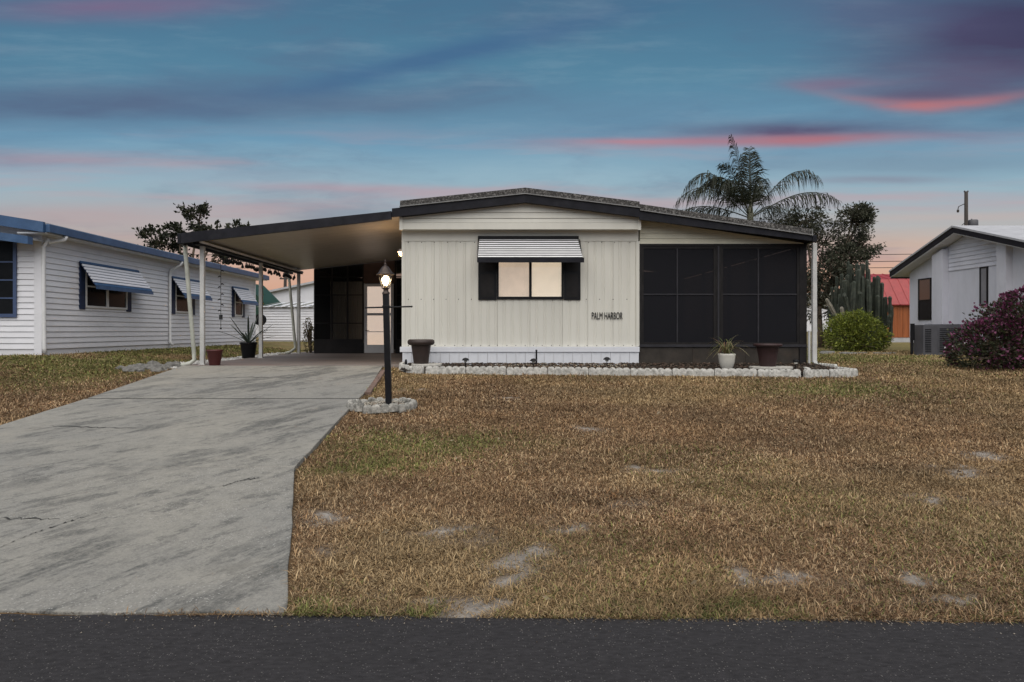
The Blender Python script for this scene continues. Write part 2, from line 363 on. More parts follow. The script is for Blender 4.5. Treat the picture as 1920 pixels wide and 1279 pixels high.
def asphalt():
    m = mat('asphalt', (0.033, 0.031, 0.033), 0.95, 0.22, 40.0, 0.5, 220, dirt=(0.024, 0.0225, 0.024), damt=0.6, dscale=0.9, stretch=(0.5, 1.2, 1), spec=0.2)
    t = m.node_tree; p = t.nodes['Principled BSDF']; src = p.inputs['Base Color'].links[0].from_socket
    tx = t.nodes.new('ShaderNodeTexCoord'); v = t.nodes.new('ShaderNodeTexVoronoi'); v.inputs['Scale'].default_value = 95
    t.links.new(tx.outputs['Object'], v.inputs['Vector'])
    s1 = t.nodes.new('ShaderNodeSeparateColor'); t.links.new(v.outputs['Color'], s1.inputs[0])
    mr = t.nodes.new('ShaderNodeMapRange'); mr.inputs[1].default_value = 0.80; mr.inputs[2].default_value = 1.0; t.links.new(s1.outputs[0], mr.inputs[0])
    m2 = t.nodes.new('ShaderNodeMath'); m2.operation = 'LESS_THAN'; t.links.new(v.outputs['Distance'], m2.inputs[0]); m2.inputs[1].default_value = 0.34
    m3 = t.nodes.new('ShaderNodeMath'); m3.operation = 'MULTIPLY'; t.links.new(mr.outputs[0], m3.inputs[0]); t.links.new(m2.outputs[0], m3.inputs[1])
    m4 = t.nodes.new('ShaderNodeMath'); m4.operation = 'MULTIPLY'; t.links.new(m3.outputs[0], m4.inputs[0]); m4.inputs[1].default_value = 0.55
    mx = t.nodes.new('ShaderNodeMix'); mx.data_type = 'RGBA'; t.links.new(m4.outputs[0], mx.inputs[0]); t.links.new(src, mx.inputs[6]); mx.inputs[7].default_value = (0.2, 0.19, 0.18, 1)
    t.links.new(mx.outputs[2], p.inputs['Base Color']); return m
ASPH = asphalt()
def concrete():
    m = bpy.data.materials.new('driveway_concrete'); m.use_nodes = True; t = m.node_tree; p = t.nodes['Principled BSDF']; p.inputs['Roughness'].default_value = 0.9
    tx = t.nodes.new('ShaderNodeTexCoord')
    def nz(sc, st=(1, 1, 1), rot=0, d=8, r=0.65, w=0):
        mr_ = t.nodes.new('ShaderNodeMapping'); mr_.inputs['Rotation'].default_value = (0, 0, rot); t.links.new(tx.outputs['Object'], mr_.inputs[0])
        mp = t.nodes.new('ShaderNodeMapping'); mp.inputs['Scale'].default_value = st; mp.inputs['Location'].default_value = (w, w, 0)
        t.links.new(mr_.outputs[0], mp.inputs[0]); n = t.nodes.new('ShaderNodeTexNoise'); n.inputs['Scale'].default_value = sc; n.inputs['Detail'].default_value = d; n.inputs['Roughness'].default_value = r
        t.links.new(mp.outputs[0], n.inputs['Vector']); return n.outputs[0]
    def mr(v, a, b, c=0, d=1):
        n = t.nodes.new('ShaderNodeMapRange'); n.interpolation_type = 'SMOOTHSTEP'; t.links.new(v, n.inputs[0])
        for i, q in enumerate((a, b, c, d)): n.inputs[i + 1].default_value = q
        return n.outputs[0]
    def mul(a, b):
        n = t.nodes.new('ShaderNodeMath'); n.operation = 'MULTIPLY'; t.links.new(a, n.inputs[0]); t.links.new(b, n.inputs[1]); return n.outputs[0]
    def mix(f, a, b):
        n = t.nodes.new('ShaderNodeMix'); n.data_type = 'RGBA'; t.links.new(f, n.inputs[0])
        for k, q in ((6, a), (7, b)):
            if isinstance(q, tuple): n.inputs[k].default_value = q
            else: t.links.new(q, n.inputs[k])
        return n.outputs[2]
    c = mix(mr(nz(0.45, d=5), 0.36, 0.64), (0.20, 0.197, 0.185, 1), (0.262, 0.248, 0.215, 1))
    c = mix(mr(nz(9, d=9, r=0.8), 0.34, 0.66, 0, 0.7), c, (0.135, 0.13, 0.12, 1)); c = mix(mr(nz(60, d=6, r=0.8), 0.4, 0.62, 0, 0.5), c, (0.32, 0.305, 0.27, 1))
    # tyre-dragged mildew along the drive, breaking up in patches
    st = mr(nz(2.2, (0.38, 1.25, 1), R(-62), 12, 0.74, 4.0), 0.485, 0.585); br = mr(nz(0.6, d=4, w=9.0), 0.36, 0.56)
    gr = mr(nz(30, d=6, r=0.85, w=2.0), 0.34, 0.6, .3, 1)
    c = mix(mul(mul(st, br), gr), c, (0.075, 0.075, 0.071, 1))
    c = mix(mul(mr(nz(3.4, (0.5, 1.2, 1), R(-50), 12, 0.78, 14.0), 0.53, 0.6, 0, 0.75), gr), c, (0.07, 0.07, 0.066, 1))
    c = mix(mul(mr(nz(7.0, (1, 1, 1), 0, 10, 0.8, 24.0), 0.58, 0.66, 0, 0.6), gr), c, (0.08, 0.08, 0.075, 1))
    c = mix(mr(nz(0.8, (.5, 1, 1), R(-40), 6, 0.6, 44.0), 0.52, 0.66, 0, .45), c, (0.29, 0.27, 0.23, 1))
    # exposed shell aggregate
    v = t.nodes.new('ShaderNodeTexVoronoi'); v.inputs['Scale'].default_value = 75; t.links.new(tx.outputs['Object'], v.inputs['Vector'])
    s1 = t.nodes.new('ShaderNodeSeparateColor'); t.links.new(v.outputs['Color'], s1.inputs[0])
    ag = mul(mul(mr(s1.outputs[0], 0.76, 0.95), mr(v.outputs['Distance'], 0.45, 0.3)), mr(nz(0.9, (0.35, 1.2, 1), 0, 5, 0.6, 30), 0.5, 0.62))
    c = mix(ag, c, (0.36, 0.35, 0.33, 1))
    t.links.new(c, p.inputs['Base Color'])
    b = t.nodes.new('ShaderNodeBump'); b.inputs['Strength'].default_value = 0.55; b.inputs['Distance'].default_value = 0.01; t.links.new(nz(45, d=7, r=0.7), b.inputs['Height']); t.links.new(b.outputs[0], p.inputs['Normal'])
    return m
DRIVE = concrete()
SLABM = mat('carport_slab', (0.2, 0.17, 0.155), 0.7, 0.15, 2, 0.2, 40, dirt=(0.17, 0.085, 0.07), damt=0.7, dscale=0.9, stretch=(0.4, 1, 1))
CRACK = mat('dark_crack_joint', (0.035, 0.034, 0.032), 1, 0.3, 10)  # dark tone of the driveway cracks and the sealed joint
def lawnmat():
    m = bpy.data.materials.new('dry_lawn_ground'); m.use_nodes = True; t = m.node_tree; p = t.nodes['Principled BSDF']; p.inputs['Roughness'].default_value = 1; p.inputs['Specular IOR Level'].default_value = 0.1
    a = t.nodes.new('ShaderNodeAttribute'); a.attribute_name = 'tint'
    tx = t.nodes.new('ShaderNodeTexCoord'); n = t.nodes.new('ShaderNodeTexNoise'); n.inputs['Scale'].default_value = 9; n.inputs['Detail'].default_value = 12; n.inputs['Roughness'].default_value = 0.8
    t.links.new(tx.outputs['Object'], n.inputs['Vector']); mr = t.nodes.new('ShaderNodeMapRange'); mr.inputs[1].default_value = 0.3; mr.inputs[2].default_value = 0.7; mr.inputs[3].default_value = 0.5; mr.inputs[4].default_value = 1.45
    t.links.new(n.outputs[0], mr.inputs[0]); k = t.nodes.new('ShaderNodeVectorMath'); k.operation = 'SCALE'; t.links.new(a.outputs[0], k.inputs[0]); t.links.new(mr.outputs[0], k.inputs[3]); t.links.new(k.outputs[0], p.inputs['Base Color'])
    b = t.nodes.new('ShaderNodeBump'); b.inputs['Strength'].default_value = 0.9; b.inputs['Distance'].default_value = 0.03; t.links.new(n.outputs[0], b.inputs['Height']); t.links.new(b.outputs[0], p.inputs['Normal']); return m
LAWN = lawnmat()

# ================================================================== the ground
def ground_pt(px, py):
    """where a sight line meets the sloping front lawn"""
    Y = (EYE + SLOPE * 3.58) / ((py - 620) / F + SLOPE); return (px - 936) / F * Y, Y
SANDS = [(830, 995, .34), (600, 962, .2), (945, 1078, .26), (575, 980, .14), (1390, 1075, .18), (1775, 932, .32), (1790, 880, .3), (1210, 878, .22), (960, 745, .3), (1100, 806, .25),
         (790, 700 + 30, .3), (1720, 1100, .35), (1000, 1045, .3), (780, 1135, .22), (900, 1140, .2), (1050, 985, .2), (1850, 855, .35), (1150, 950, .2), (1500, 1100, .2), (620, 1035, .15)]
SANDS = [(*ground_pt(a, b), c * .8) for a, b, c in SANDS]
GREENS = [(*ground_pt(a, b), c) for a, b, c in [(780, 835, .9), (860, 830, .7), (660, 1140, .25), (780, 1142, .16), (600, 1128, .2), (1380, 1150, .16), (1480, 1152, .16), (700, 870, .5), (1570, 730, 1.3), (1250, 1152, .12)]]
def sandf(x, y):
    s = np.zeros_like(x); wx = x + (fbm(x * 4, y * 4, 5) - .5) * .5; wy = y + (fbm(x * 4 + 9, y * 4, 6) - .5) * .5
    for a, b, r in SANDS: s = np.maximum(s, np.exp(-(((wx - a) / r) ** 2 + ((wy - b) / (r * .8)) ** 2)))
    return np.clip(s * 1.2, 0, 1) * ss(fbm(x * 9, y * 9, 8), .34, .6)
def greenf(x, y):
    g = np.zeros_like(x); wx = x + (fbm(x * 3, y * 3, 15) - .5) * .8; wy = y + (fbm(x * 3 + 9, y * 3, 16) - .5) * .8
    for a, b, r in GREENS: g = np.maximum(g, np.exp(-(((wx - a) / r) ** 2 + ((wy - b) / (r * .7)) ** 2)))
    far = np.maximum(ss(y, 11.5, 18) * 0.8, ss(-x, 6, 8) * ss(y, 9, 14) * .85)
    g = np.maximum(g * .8, far * ss(fbm(x * .5, y * .5, 33), .3, .6)); g = np.maximum(g, .16 * ss(fbm(x * .45 + 3, y * .45, 40), .56, .75))
    return g
def grow(a, b, step, k):
    out = [a]
    while out[-1] < b: out.append(out[-1] + step); step *= k
    return out
xs = sorted(set([-v for v in grow(13, 900, .6, 1.25)] + list(np.arange(-13, 13.01, .13)) + grow(13, 900, .6, 1.25)))
ys = sorted(set([-v for v in grow(0, 200, 1, 1.4)] + list(np.arange(0, 3.2, .4)) + list(np.arange(3.2, 16, .11)) + list(np.arange(16, 32, .4)) + grow(32, 1500, .8, 1.18)))
X, Y = np.meshgrid(xs, ys); Z = gz(X, Y) + (fbm(X * 3, Y * 3, 1) - .5) * .03 * ss(Y, 3.6, 4.2)
rd = road_edge(X); Z = np.where(Y < rd - 0.05, -0.06, Z + np.where(Y < rd + .1, -.012, 0))
nx, ny = len(xs), len(ys); gv = np.stack([X, Y, Z], -1).reshape(-1, 3)
ii = (np.arange(ny - 1)[:, None] * nx + np.arange(nx - 1)[None]).ravel(); gf = np.stack([ii, ii + 1, ii + nx + 1, ii + nx], 1)
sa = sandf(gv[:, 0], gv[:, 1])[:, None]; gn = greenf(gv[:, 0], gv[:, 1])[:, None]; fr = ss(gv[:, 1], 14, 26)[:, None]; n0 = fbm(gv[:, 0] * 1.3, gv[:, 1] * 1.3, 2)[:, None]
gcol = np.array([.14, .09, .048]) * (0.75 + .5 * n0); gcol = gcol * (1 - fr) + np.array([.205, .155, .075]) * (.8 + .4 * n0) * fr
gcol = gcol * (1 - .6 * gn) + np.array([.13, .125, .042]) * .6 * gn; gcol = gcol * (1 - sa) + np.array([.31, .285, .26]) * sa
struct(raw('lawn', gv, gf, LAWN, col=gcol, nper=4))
# road
b = MB(); xr = np.arange(-60, 60.01, .06); 
e = road_edge(xr) + (fbm(xr * 1.7, xr * 0, 4) - .5) * .07 + (fbm(xr * 9, xr * 0 + 3, 5) - .5) * .035
m_ = len(xr); vs = [(x, -7.0, 0) for x in xr] + [(x, y, 0) for x, y in zip(xr, e)] + [(x, y + .015, -.07) for x, y in zip(xr, e)]
b.add(vs, [(i, i + 1, m_ + i + 1, m_ + i) for i in range(m_ - 1)] + [(m_ + i, m_ + i + 1, 2 * m_ + i + 1, 2 * m_ + i) for i in range(m_ - 1)])
struct(b.build('road', ASPH))

# driveway: two poured slabs, top 45 mm above the soil
drv = bpy.data.objects.new('driveway', None); C.objects.link(drv); WORLD['driveway'] = (0, 0, 0); struct(drv)
def slab(name, poly, mat_, parent, h=.045, th=.16):
    bb = MB(); n = len(poly); zt = lambda p: max(0, (p[1] - 3.58) * SLOPE if p[1] < 14.2 else .73) + h * min(1, max(.08, (p[1] - 3.4) / 2.95))
    bb.add([(p[0], p[1], zt(p)) for p in poly] + [(p[0], p[1], zt(p) - th) for p in poly],
           [tuple(range(n)), tuple(range(2 * n - 1, n - 1, -1))] + [(i, i + n, (i + 1) % n + n, (i + 1) % n) for i in range(n)])
    return bb.build(name, mat_, parent, bevel=.008)
apron = [(-7.0, 3.66), (-1.13, 3.63)]
def wob(a, b_, n, s, amp=.012):
    t = np.linspace(0, 1, n); d = np.array(b_) - np.array(a); nrm = np.array([-d[1], d[0]]) / (np.hypot(*d) + 1e-9)
    o = (fbm(t * np.hypot(*d) * 3, t * 0 + s, s) - .5) * 2 * amp; o[0] = o[-1] = 0
    return [tuple(np.array(a) + d * tt + nrm * oo) for tt, oo in zip(t, o)]
slab('concrete_slab', wob((-7.3, 3.67), (-1.13, 3.625), 60, 3, .02)[:-1] + wob((-1.13, 3.625), (-1.9, 6.347), 20, 5) + [(-6.294, 6.347)], DRIVE, drv)
slab('concrete_slab', [(-6.294, 6.353)] + wob((-1.9, 6.353), (-2.09, 10.09), 20, 6)[:-1] + [(-2.09, 10.09)] + wob((-6.13, 10.09), (-5.95, 7.4), 16, 7)[:-1] + [(-5.95, 7.4)], DRIVE, drv)
slab('concrete_slab', [(-6.13, 10.17), (-2.09, 10.17)] + wob((-2.12, 11.1), (-2.42, 14.19), 10, 8) + wob((-6.58, 14.19), (-6.13, 10.17), 10, 9)[:-1], DRIVE, drv)
zj = (10.13 - 3.58) * SLOPE
MB().add([(-6.12, 10.088, zj + .036), (-2.1, 10.088, zj + .036), (-2.1, 10.172, zj + .042), (-6.12, 10.172, zj + .042)], [(0, 1, 2, 3)]).build('expansion_joint', CRACK, drv)
def crack(pts, w):
    bb = MB(); g = [ground_pt(*p) for p in pts]; pl = []
    for i in range(len(g) - 1):
        for k in range(14):
            t = k / 14; pl.append((g[i][0] + t * (g[i + 1][0] - g[i][0]), g[i][1] + t * (g[i + 1][1] - g[i][1])))
    vs = []; n = len(pl)
    for i, (x, y) in enumerate(pl):
        y += (rnd.random() - .5) * .05; ww = w * (rnd.random() * .9 + .25) * min(1, 4 * min(i, n - 1 - i) / n + .1); z = (y - 3.58) * SLOPE + .045 * min(1, max(.08, (y - 3.4) / 2.95)) + .004
        vs += [(x, y - ww, z - ww * SLOPE), (x, y + ww, z + ww * SLOPE)]
    bb.add(vs, [(2 * i, 2 * i + 2, 2 * i + 3, 2 * i + 1) for i in range(n - 1)]); bb.build('crack', CRACK, drv)
crack([(-120, 1080), (0, 1032), (60, 1007), (127, 985), (200, 964)], .014); crack([(410, 922), (450, 910), (495, 903)], .016)
crack([(160, 875), (200, 855), (240, 832)], .005); crack([(-60, 977), (30, 979), (120, 980)], .012); crack([(90, 806), (180, 809), (270, 811)], .014); crack([(340, 716), (470, 712), (560, 714)], .022)
cslab = struct(MB().box(-6.62, -2.06, 14.2, 30.0, .5, .775).build('carport_floor', SLABM))

# ================================================================== main house
FY = 14.5
house = thing('mobile_home', (0.5, FY, .73), 'long low cream mobile home with black window awning, lit window and dark screened porch', 'house')
xl, xrr = -2.05, 2.956
def ribbed(w, z0, z1, pitch=.155):
    """vertical ribbed metal sheet, local x 0..w, facing -y"""
    prof = []; n = max(1, round(w / pitch)); p = w / n
    for i in range(n):
        x = i * p; prof += [(x + .002 if i == 0 else x, 0), (x + p * .62, 0), (x + p * .68, .008), (x + p * .76, .008), (x + p * .80, .0015), (x + p * .88, .0015), (x + p * .92, .008), (x + p * .96, .008)]
    prof += [(w - .002, 0)]
    vs = [(x, y, z0) for x, y in prof] + [(x, y, z1) for x, y in prof]; k = len(prof)
    b = MB().add(vs, [(i, i + 1, k + i + 1, k + i) for i in range(k - 1)]); return b
edges = [-2.05, -1.378, -.706, -.034, .657, 1.348, 1.884, 2.42, 2.956]
cache = {}
def wall_panel(w, z0, z1, loc, rotz=0, matl=CREAM, parent=house):
    key = (round(w, 3), z0, z1)
    if key not in cache: cache[key] = ribbed(w, 0, z1 - z0).mesh('wall_panel')
    return link('wall_panel', cache[key], matl, parent, loc, rot=(0, 0, rotz))
for a, b_ in zip(edges[:-1], edges[1:]):
    if a >= -.04 and b_ <= 1.36:
        wall_panel(b_ - a, 1.16, 2.20, (a, FY, 1.16)); wall_panel(b_ - a, 3.2, 3.4, (a, FY, 3.2))
    else: wall_panel(b_ - a, 1.16, 3.40, (a, FY, 1.16))
for k in range(12):
    wall_panel(.8, 1.16, 3.40, (xl, FY + .8 * (k + 1), 1.16), R(-90))
MB().box(xl - .02, xrr, FY - .012, FY + .1, 3.403, 3.62).build('frieze_board', CREAM, house)
MB().box(xl - .018, xl + .045, FY - .02, FY - .002, 1.16, 3.40).build('corner_trim', CREAM, house)
MB().box(xrr - .05, xrr + .03, FY - .02, FY + .1, 1.165, 3.40).build('corner_trim', CREAM, house)
# carcass behind the sheets
MB().box(xl + .012, -.05, FY + .014, FY + .1, .74, 3.62).box(1.36, xrr - .01, FY + .014, FY + .1, .74, 3.62).box(-.05, 1.36, FY + .014, FY + .1, .74, 2.19).box(-.05, 1.36, FY + .014, FY + .1, 3.22, 3.62).build('wall', CREAM, house)
MB().box(xl + .014, xl + .1, FY + .1, 24.1, .74, 3.9).box(xrr - .1, xrr - .02, FY + .1, 24.1, .74, 3.9).box(xl + .1, xrr - .1, 24.0, 24.1, .74, 4.0).build('wall', CREAM, house)
# gable: boards standing proud of the wall below
GY0, GY1 = FY - .24, FY + .05
gx0, gx1 = -2.07, 2.94
poly = [(gx0, 3.615), (gx1, 3.615), (gx1, 3.87), (.54, 4.2), (gx0, 3.90)]
for i, (z0, z1) in enumerate([(3.615, 3.752), (3.757, 3.845), (3.85, 3.965), (3.97, 4.085), (4.09, 4.22)]):
    q = clip(poly, z0, z1)
    if len(q) > 2:
        bb = MB(); bb.prism(q, GY0 + (.0 if i == 0 else .012), GY1)
        if i > 0: bb.v = [(x, y + (.014 if (z > z0 + .03 and y < GY0 + .1) else 0), z) for x, y, z in bb.v]
        bb.build('gable_board', CREAM, house, bevel=.004)
MB().box(gx0 - .012, gx0 + .055, GY0 - .02, GY0 - .002, 3.6, 3.9).build('gable_corner_trim', CREAM, house)
MB().box(gx1 - .045, gx1 + .02, GY0 - .02, GY0 - .002, 3.6, 3.86).build('gable_corner_trim', CREAM, house)
# skirting: top rail + vertical panels
MB().box(xl - .05, xrr + .01, FY - .075, FY + .01, 1.045, 1.157).build('skirting_rail', SKIRT, house, bevel=.006)
pw = .2; nsk = int((xrr - xl) / pw); pw = (xrr - xl) / nsk
sk = MB().prism([(.003, -.012), (pw * .46, -.004), (pw * .54, -.004), (pw - .003, -.012), (pw - .003, .012), (.003, .012)], 0, .4, 'z').mesh('skirting_panel')
for i in range(nsk): link('skirting_panel', sk, SKIRT, house, (xl + i * pw, FY - .045, .68), bevel=0)
# roof
def slabpoly(pts, th): return [(x, z - th) for x, z in pts] + [(x, z) for x, z in reversed(pts)]
MB().prism(slabpoly([(-2.05, 4.185), (.54, 4.455), (2.90, 4.165)], .115), 14.1, 24.4).build('roof', MOSS, house)
MB().prism(slabpoly([(-2.06, 4.072), (.54, 4.342), (2.905, 4.052)], .018), 14.085, 24.39).build('drip_edge', METALEDGE, house)
MB().prism(slabpoly([(2.905, 4.115), (6.45, 3.60)], .115), 14.095, 24.38).build('roof', MOSS, house)
MB().prism(slabpoly([(2.91, 4.001), (6.455, 3.486)], .018), 14.08, 24.37).build('drip_edge', METALEDGE, house)
MB().box(6.4505, 6.47, 14.07, 24.36, 3.46, 3.6).build('drip_edge', METALEDGE, house)
MB().prism([(-2.22, 3.845), (.54, 4.155), (.54, 4.321), (-2.22, 4.028)], 14.12, 14.17).build('fascia_board', NAVY, house)
MB().prism([(.541, 4.155), (2.9, 3.85), (2.9, 4.03), (.541, 4.321)], 14.12, 14.17).build('fascia_board', NAVY, house)
MB().prism([(2.901, 3.80), (6.56, 3.345), (6.56, 3.468), (2.901, 3.980)], 14.12, 14.17).build('fascia_board', NAVY, house)
MB().box(6.475, 6.565, 14.1, 24.3, 3.335, 3.47).build('gutter', NAVY, house, bevel=.01)
MB().prism([(-2.03, 3.86), (.54, 4.16), (2.9, 3.86), (2.9, 3.875), (.54, 4.175), (-2.03, 3.875)], 14.171, 14.26).build('soffit', NAVY, house)
# awning over the window
aw = bpy.data.objects.new('window_awning', None); C.objects.link(aw); aw.parent = house; WORLD[aw.name] = WORLD[house.name]
ax0, ax1 = -.44, 1.73
nS = 9; za, zb, ya, yb = 3.44, 2.99, FY - .06, FY - .5
for i in range(nS):
    t0 = i / nS; t1 = (i + .44) / nS; z0 = za + (zb - za) * t0; z1 = za + (zb - za) * t1; y0 = ya + (yb - ya) * t0; y1 = ya + (yb - ya) * t1
    k = .022 * (1 - t0)
    MB().prism([(y1 - .006, z1 - .004), (y1 + .006, z1 - .012), (y0 + .006, z0 - .012), (y0 - .012, z0)], ax0 + k, ax1 - .05 - k + .04 * t0, 'x').build('slat', TRIMW, aw)
for i in range(nS):
    t0 = (i + .44) / nS; t1 = (i + 1.0) / nS; z0 = za + (zb - za) * t0; z1 = za + (zb - za) * t1; y0 = ya + (yb - ya) * t0; y1 = ya + (yb - ya) * t1
    MB().prism([(y1 - .011, z1 - .001), (y1 + .012, z1 - .014), (y0 + .012, z0 - .014), (y0 - .0055, z0 - .0045)], ax0 + .02, ax1 - .06 + .04 * t0, 'x').build('dark_slat', BLACK, aw)
MB().box(ax0 - .01, ax1 + .01, yb - .03, yb - .012, 2.895, zb + .006).build('valance', NAVY, aw, bevel=.004)
MB().box(ax0 - .01, ax1 - .05, FY - .09, FY - .005, 3.43, 3.50).build('top_rail', BLACK, aw)
for xx in (ax0 - .012, ax1 - .03):
    MB().prism([(FY - .02, za), (FY - .02, za - .07), (yb, 2.90), (yb, zb)], xx, xx + .012, 'x').build('side_arm', BLACK, aw)
# window
win = bpy.data.objects.new('window', None); C.objects.link(win); win.parent = house; WORLD[win.name] = WORLD[house.name]
wx0, wx1, wz0, wz1 = -.034, 1.348, 2.185, 3.22
fr_ = MB().box(wx0 - .02, wx1 + .02, FY - .035, FY + .05, wz0 - .02, wz0 + .035).box(wx0 - .02, wx1 + .02, FY - .035, FY + .05, wz1 - .03, wz1 + .02)
fr_.box(wx0 - .02, wx0 + .025, FY - .033, FY + .05, wz0 + .035, wz1 - .03).box(wx1 - .025, wx1 + .02, FY - .033, FY + .05, wz0 + .035, wz1 - .03)
fr_.box(.635, .69, FY - .03, FY + .05, wz0 + .035, wz1 - .03).build('frame', BLACK, win)
MB().box(wx0 + .025, .635, FY + .015, FY + .021, wz0 + .035, wz1 - .03).build('pane', GLASS, win)
MB().box(.69, wx1 - .025, FY + .005, FY + .011, wz0 + .035, wz1 - .03).build('pane', GLASS, win)
for x0, x1, mm, yy in ((wx0 + .02, .655, BLIND, .085), (.665, wx1 - .02, BLIND2, .075)):
    bb = MB(); z = wz0 + .02
    while z < wz1 - .02:
        bb.add([(x0, FY + yy, z), (x1, FY + yy, z), (x1, FY + yy + .014, z + .024), (x0, FY + yy + .014, z + .024)], [(0, 1, 2, 3)]); z += .0235
    struct(bb.build('blind', mm, win), 'stuff')
MB().box(wx0 - .04, wx1 + .04, FY + .11, FY + .13, wz0 - .02, wz1 + .02).build('backing', BLIND, win)
for x0, x1 in ((-.445, -.058), (1.375, 1.725)):
    sh = MB().box(x0, x1, FY - .03, FY - .004, 2.15, 3.3).build('shutter', BLACK, house, bevel=.004)
    MB().box(x0 + .05, x1 - .05, FY - .037, FY - .0305, 2.21, 2.70).box(x0 + .05, x1 - .05, FY - .037, FY - .0305, 2.76, 3.25).build('shutter_panel', BROWN, sh)
# name plate letters
tcv = bpy.data.curves.new('lettering', 'FONT'); tcv.body = 'PALM HARBOR'; tcv.extrude = .006; tcv.size = .2; tcv.space_character = 1.0
to = bpy.data.objects.new('t', tcv); C.objects.link(to); bpy.context.view_layer.update()
tm = bpy.data.meshes.new_from_object(to.evaluated_get(bpy.context.evaluated_depsgraph_get())); bpy.data.objects.remove(to)
co = np.array([v.co[:] for v in tm.vertices]); wtx = co[:, 0].max() - co[:, 0].min(); sxx = .655 / wtx; szz = .15 / (co[:, 1].max() - co[:, 1].min())
for v in tm.vertices: v.co = ((v.co.x - co[:, 0].min()) * sxx, -v.co.z, (v.co.y - co[:, 1].min()) * szz)
lt = link('lettering', tm, BLACK, house, (1.965, FY - .012, 1.74))
# rivet heads
for zz, st in ((2.165, .27), (1.185, .19), (3.375, .3)):
    bb = MB(); x = xl + .12
    while x < xrr - .1:
        if not (-.5 < x < 1.78 and zz > 2): bb.lathe([(0.0105, 0), (.006, .005), (0, .006)], (0, 0, 0), 6); k = len(bb.v) - 18; bb.v[k:] = [(x + vx, FY - .0 - vz, zz + vy) for vx, vy, vz in bb.v[k:]]
        x += st * (.9 + .2 * rnd.random())
    struct(bb.build('rivets', BROWN, house), 'stuff')
# cream infill over the porch, and the porch front
PX0, PX1 = 2.975, 6.525
poly = [(PX0 + .01, 3.342), (PX1 - .06, 3.342), (6.44, 3.36), (PX0 + .01, 3.86)]
for z0, z1 in ((3.342, 3.452), (3.456, 3.565), (3.569, 3.68), (3.684, 3.80), (3.804, 3.87)):
    q = clip(poly, z0, z1)
    if len(q) > 2:
        bb = MB().prism(q, FY - .02, FY + .06); bb.v = [(x, y + (.012 if (z > z0 + .03 and y < FY) else 0), z) for x, y, z in bb.v]; bb.build('infill_board', CREAM2, house)
MB().box(PX0, 6.37, FY - .03, FY + .05, 3.295, 3.3405).build('porch_header', BROWN, house)
MB().box(PX0, PX1, FY - .035, FY + .05, 1.15, 1.205).build('porch_sill', BRONZE2, house, bevel=.004)
for i in range(3):
    w = (6.36 - PX0) / 3; MB().box(PX0 + i * w + .002, PX0 + (i + 1) * w - .002, FY - .005, FY + .04, .66, 1.149).build('kick_panel', KNEE, house)
MB().box(6.37, PX1, FY - .02, FY + .08, .66, 1.149).box(6.37, PX1, FY - .02, FY + .08, 1.206, 3.3405).build('corner_post', BROWN, house)
MB().box(PX0, PX0 + .05, FY - .028, FY + .05, 1.206, 3.294).build('porch_post', BROWN, house)
MB().box(4.60, 4.71, FY - .02, FY + .05, 1.206, 3.294).build('porch_post', BROWN, house)
MB().box(4.63, 4.665, FY - .034, FY - .021, 1.206, 3.294).build('porch_post_trim', BRONZE2, house)
for a, mid, c_ in ((PX0 + .05, 3.78, 4.60), (4.71, 5.50, 6.37)):
    fr = MB().box(a, a + .04, FY - .012, FY + .02, 1.206, 3.294).box(c_ - .05, c_, FY - .012, FY + .02, 1.206, 3.294).box(a + .04, c_ - .05, FY - .012, FY + .02, 3.24, 3.294).box(a + .04, c_ - .05, FY - .012, FY + .02, 1.206, 1.25)
    fr.build('screen_frame', BROWN, house)
    MB().box(mid - .014, mid + .014, FY - .012, FY + .02, 1.25, 3.24).box(a + .04, mid - .014, FY - .01, FY + .018, 2.258, 2.284).box(mid + .014, c_ - .05, FY - .01, FY + .018, 2.258, 2.284).build('screen_bar', BRONZE2, house)
    for u0, u1 in ((a + .04, mid - .014), (mid + .014, c_ - .05)):
        for v0, v1 in ((1.25, 2.258), (2.284, 3.24)):
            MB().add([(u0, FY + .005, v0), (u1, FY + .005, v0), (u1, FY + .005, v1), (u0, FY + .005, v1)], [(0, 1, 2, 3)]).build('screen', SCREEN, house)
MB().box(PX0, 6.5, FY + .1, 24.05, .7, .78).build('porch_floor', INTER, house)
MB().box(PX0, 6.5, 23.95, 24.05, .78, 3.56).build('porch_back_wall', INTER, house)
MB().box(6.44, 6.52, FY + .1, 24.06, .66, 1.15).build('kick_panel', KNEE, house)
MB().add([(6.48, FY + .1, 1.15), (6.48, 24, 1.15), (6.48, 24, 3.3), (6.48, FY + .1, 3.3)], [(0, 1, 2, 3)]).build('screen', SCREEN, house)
for yy in (16.8, 19.2, 21.6): MB().box(6.44, 6.52, yy, yy + .08, 1.151, 3.33).build('porch_post', BROWN, house)
# downspout and short pipe at the right corner
MB().box(6.60, 6.69, FY - .14, FY - .06, .86, 3.34).build('downspout', POSTW, house, bevel=.008)
MB().prism([(FY - .145, .84), (FY - .055, .84), (FY - .055, .86), (FY - .145, .86)], 6.595, 6.695, 'x').tube([(6.645, FY - .1, .86), (6.66, FY - .13, .79), (6.70, FY - .22, .76)], .05, 8).build('downspout_shoe', POSTW, house)
MB().box(6.53, 6.575, FY - .09, FY - .045, .70, 1.50).build('capped_pipe', POSTW, house, bevel=.006)

